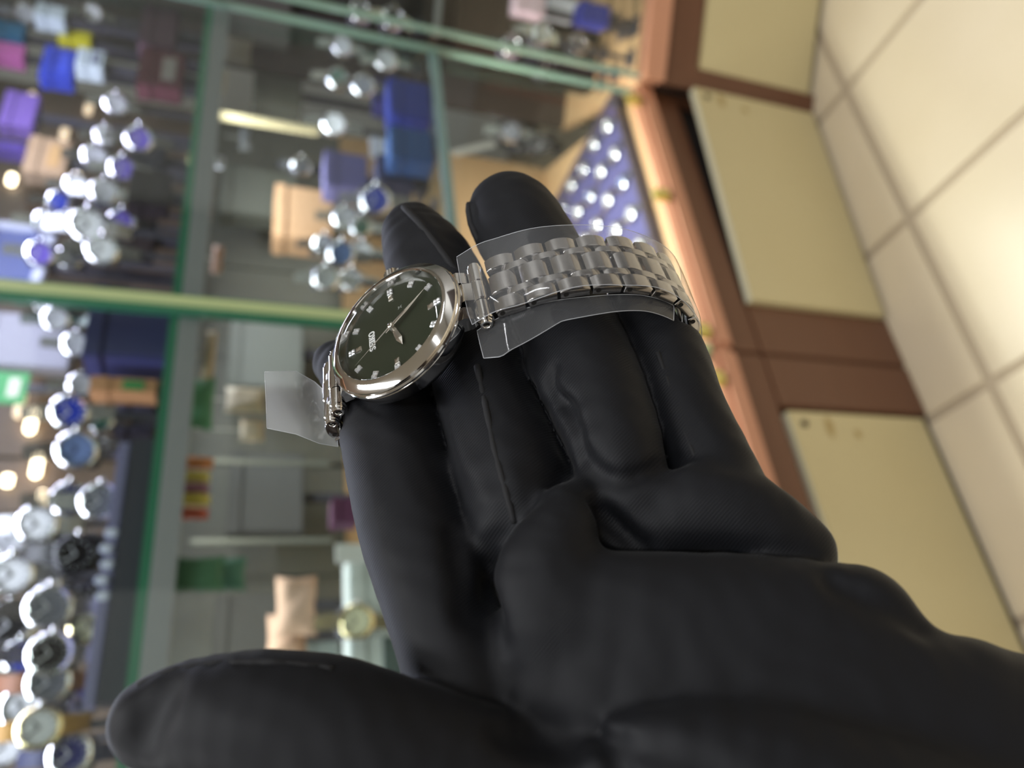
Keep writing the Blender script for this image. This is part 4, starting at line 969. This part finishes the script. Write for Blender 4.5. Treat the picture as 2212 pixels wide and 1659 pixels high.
# goods hung below the upper shelf
M_cord = mat('cord', rgb(190, 185, 175), .6)
def hangit(x, y, t, w_, h_, col, label, cat='pouch', name='pouch', roll=0, d=.014):
    s, t, h = onF(x, y, t); r = empty(name, frameF(s, t, h, .3)); tag(r, label, cat)
    m = pillow(w_, d, h_, len(label)); m.build('body', mat('paint_%d_%d_%d' % col, rgb(*col), .6), r, smooth=True)
    top = 1.1 - h
    if top > 0: MB().tube([(0, 0, h_ * .3), (0, 0, top - .004)], .0012, 5).build('cord', M_cord, r)
for a in [(412, 1000, .05, .016, .05, (205, 130, 80), 'orange tag hanging below the shelf'), (414, 1030, .05, .014, .04, (205, 185, 90), 'yellow tag under the orange one, upper of two yellow'), (412, 1056, .05, .014, .04, (150, 100, 120), 'purple tag between the two yellow ones'), (414, 1080, .05, .014, .04, (210, 190, 90), 'yellow tag below the purple one'), (410, 1110, .05, .014, .04, (190, 90, 70), 'red tag under the lower yellow one'),
          (425, 1240, .05, .045, .055, (70, 115, 85), 'green pouch hanging right of the shelf edge'), (480, 1240, .08, .045, .05, (80, 125, 105), 'grey green pouch next to the green one'), (428, 870, .05, .09, .035, (85, 140, 100), 'green long pouch hanging near the shelf edge'),
          (452, 770, .08, .11, .014, (205, 180, 150), 'cream strap hanging below the joint'), (470, 560, .08, .07, .014, (190, 150, 130), 'pinkish strap hanging above the joint'), (445, 140, .05, .06, .014, (205, 140, 105), 'orange strap hanging near the corner'), (480, 175, .05, .09, .012, (210, 195, 170), 'cream strap hanging near the corner beside the orange one'),
          (530, 865, .14, .05, .05, (200, 180, 155), 'crumpled cream cloth in front of the grey panels'), (545, 930, .14, .04, .03, (195, 175, 150), 'lower end piece of cream cloth'), (430, 345, .05, .03, .03, (205, 205, 130), 'yellowish tag below the shelf near the violet cluster'), (470, 350, .08, .03, .02, (205, 205, 215), 'pale tag beside the yellowish one'), (440, 460, .05, .025, .02, (215, 175, 175), 'pink tag below the shelf above the joint'),
          (510, 110, .1, .12, .05, (150, 140, 132), 'grey brown pouch hanging near the corner'), (530, 300, .30, .10, .02, (150, 150, 152), 'pale ribbon hanging in the middle of the panels')]:
    hangit(*a)
# long pale shelf bar across the panels (photo: light horizontal strip from the corner)
s0, _, h0 = onF(420, 235, .2); s1, _, h1 = onF(690, 290, .2)
bar = MB().bbox((-(s0 + s1) / 2, .2, (h0 + h1) / 2), (.016, .012, abs(h0 - h1)), .003).build('hanger_bar', mat('bar_cream', rgb(205, 190, 150), .4)); bar.matrix_local = MF
tag(bar, 'cream upright bar behind the glass near the corner', 'bar')
for (xa, ya, xb, yb, lb) in ((440, 995, 715, 1002, 'pale grey upright bar beside the orange tag'), (410, 1165, 720, 1172, 'thin greenish upright bar above the green pouches'), (430, 650, 690, 690, 'grey upright bar just below the pane joint')):
    s0, _, h0 = onF(xa, ya, .24); s1, _, h1 = onF(xb, yb, .24); h0 = min(h0, 1.112)
    bar = MB().bbox((-(s0 + s1) / 2, .24, (h0 + max(h1, .772)) / 2), (.007, .007, abs(h0 - max(h1, .772))), .002).build('hanger_bar', mat('bar_grey', rgb(118, 118, 108), .5)); bar.matrix_local = MF; tag(bar, lb, 'bar')
# paper slips and corner showcase goods
s, t, h = onF(1025, 320, .43)
r = MB().bbox((0, 0, 0), (.13, .02, .001), .0004).build('paper_slip', mat('paper', rgb(228, 224, 214), .7)); r.matrix_local = frameF(s, t, h, 0) @ Matrix.Rotation(math.radians(62), 4, 'Y') @ Matrix.Rotation(math.pi / 2, 4, 'X'); tag(r, 'long white paper slip standing against the peach back panel', 'paper')
OCG = []
def fitG(x, y, t0, hw, hd, lo, hi, shelf, yo=0):
    for dt in [0] + [d * sg for d in np.arange(.006, .3, .006) for sg in (1, -1)]:
        t = t0 + dt
        if t < .01 or t > .33: continue
        q, t, h = onG(x, y, t); h = max(h, shelf + lo + .0006)
        if q - hw < .02: continue
        b = (q - hw, q + hw, t + yo - hd, t + yo + hd, shelf, h + hi)
        if not any(b[0] < c[1] and c[0] < b[1] and b[2] < c[3] and c[2] < b[3] and b[4] < c[5] and c[4] < b[5] for c in OCG): OCG.append(b); return q, t, h
    return None
def CG(x, y, t, w_, h_, col, label, shelf, d=.04, **k):
    g = fitG(x, y, t, w_ * .53, d * .53, h_ / 2, h_ / 2, shelf)
    if g is None: print('no room', label); return
    xx, t, h = g
    cbox(k.get('name', 'gift_box'), MG @ Matrix.Translation((xx, t, h)), (w_, d, h_), col, label, k.get('cat', 'box'), k.get('band'), h - shelf)
CG(960, 70, .28, .10, .10, (46, 40, 38), 'black box in the corner showcase left of the pale strip', .77)
CG(1050, 60, .28, .12, .14, (56, 44, 36), 'dark brown box in the corner showcase', .365)
CG(1230, 130, .26, .12, .12, (30, 28, 28), 'black box in the corner showcase behind the corner pane', .365)
CG(1140, 15, .10, .036, .06, (220, 190, 200), 'pink and white box at the top edge of the corner showcase', .365)
CG(1210, 22, .10, .036, .06, (215, 215, 225), 'white box at the top edge beside the pink one', .365)
CG(1278, 36, .10, .036, .06, (50, 60, 160), 'blue box at the top edge beside the white one', .365)
CG(560, 20, .28, .14, .12, (70, 66, 62), 'dark grey box on the shelf of the corner showcase', .77)
for a in [(1172, 72, .03, 'steel', 'white', 'steel', 'white-dialled watch in the corner showcase under the pink box', .365), (1180, 145, .02, 'black', 'black', 'black', 'black watch in the corner showcase beside the corner pane', .365), (1105, 100, .05, 'steel', 'grey', 'black', 'grey-dialled watch in the corner showcase among black boxes', .365), (1250, 95, .025, 'steel', 'silver', 'steel', 'silver watch in the corner showcase below the blue box', .365), (850, 40, .08, 'steel', 'black', 'steel', 'dark watch high in the corner showcase', .77), (780, 25, .10, 'steel', 'grey', 'black', 'grey-dialled watch at the top edge of the corner showcase', .77)]:
    g = fitG(*a[:3], .03, .03, .047, .047, a[7], .014)
    if g is None: print('no room', a[6]); continue
    xx, t, h = g; watch_on_stand(MG @ Matrix.Translation((xx, t, h)), max(h - a[7], .02), a[3], a[4], a[5], 1.0, a[6], 'watches in the corner showcase')
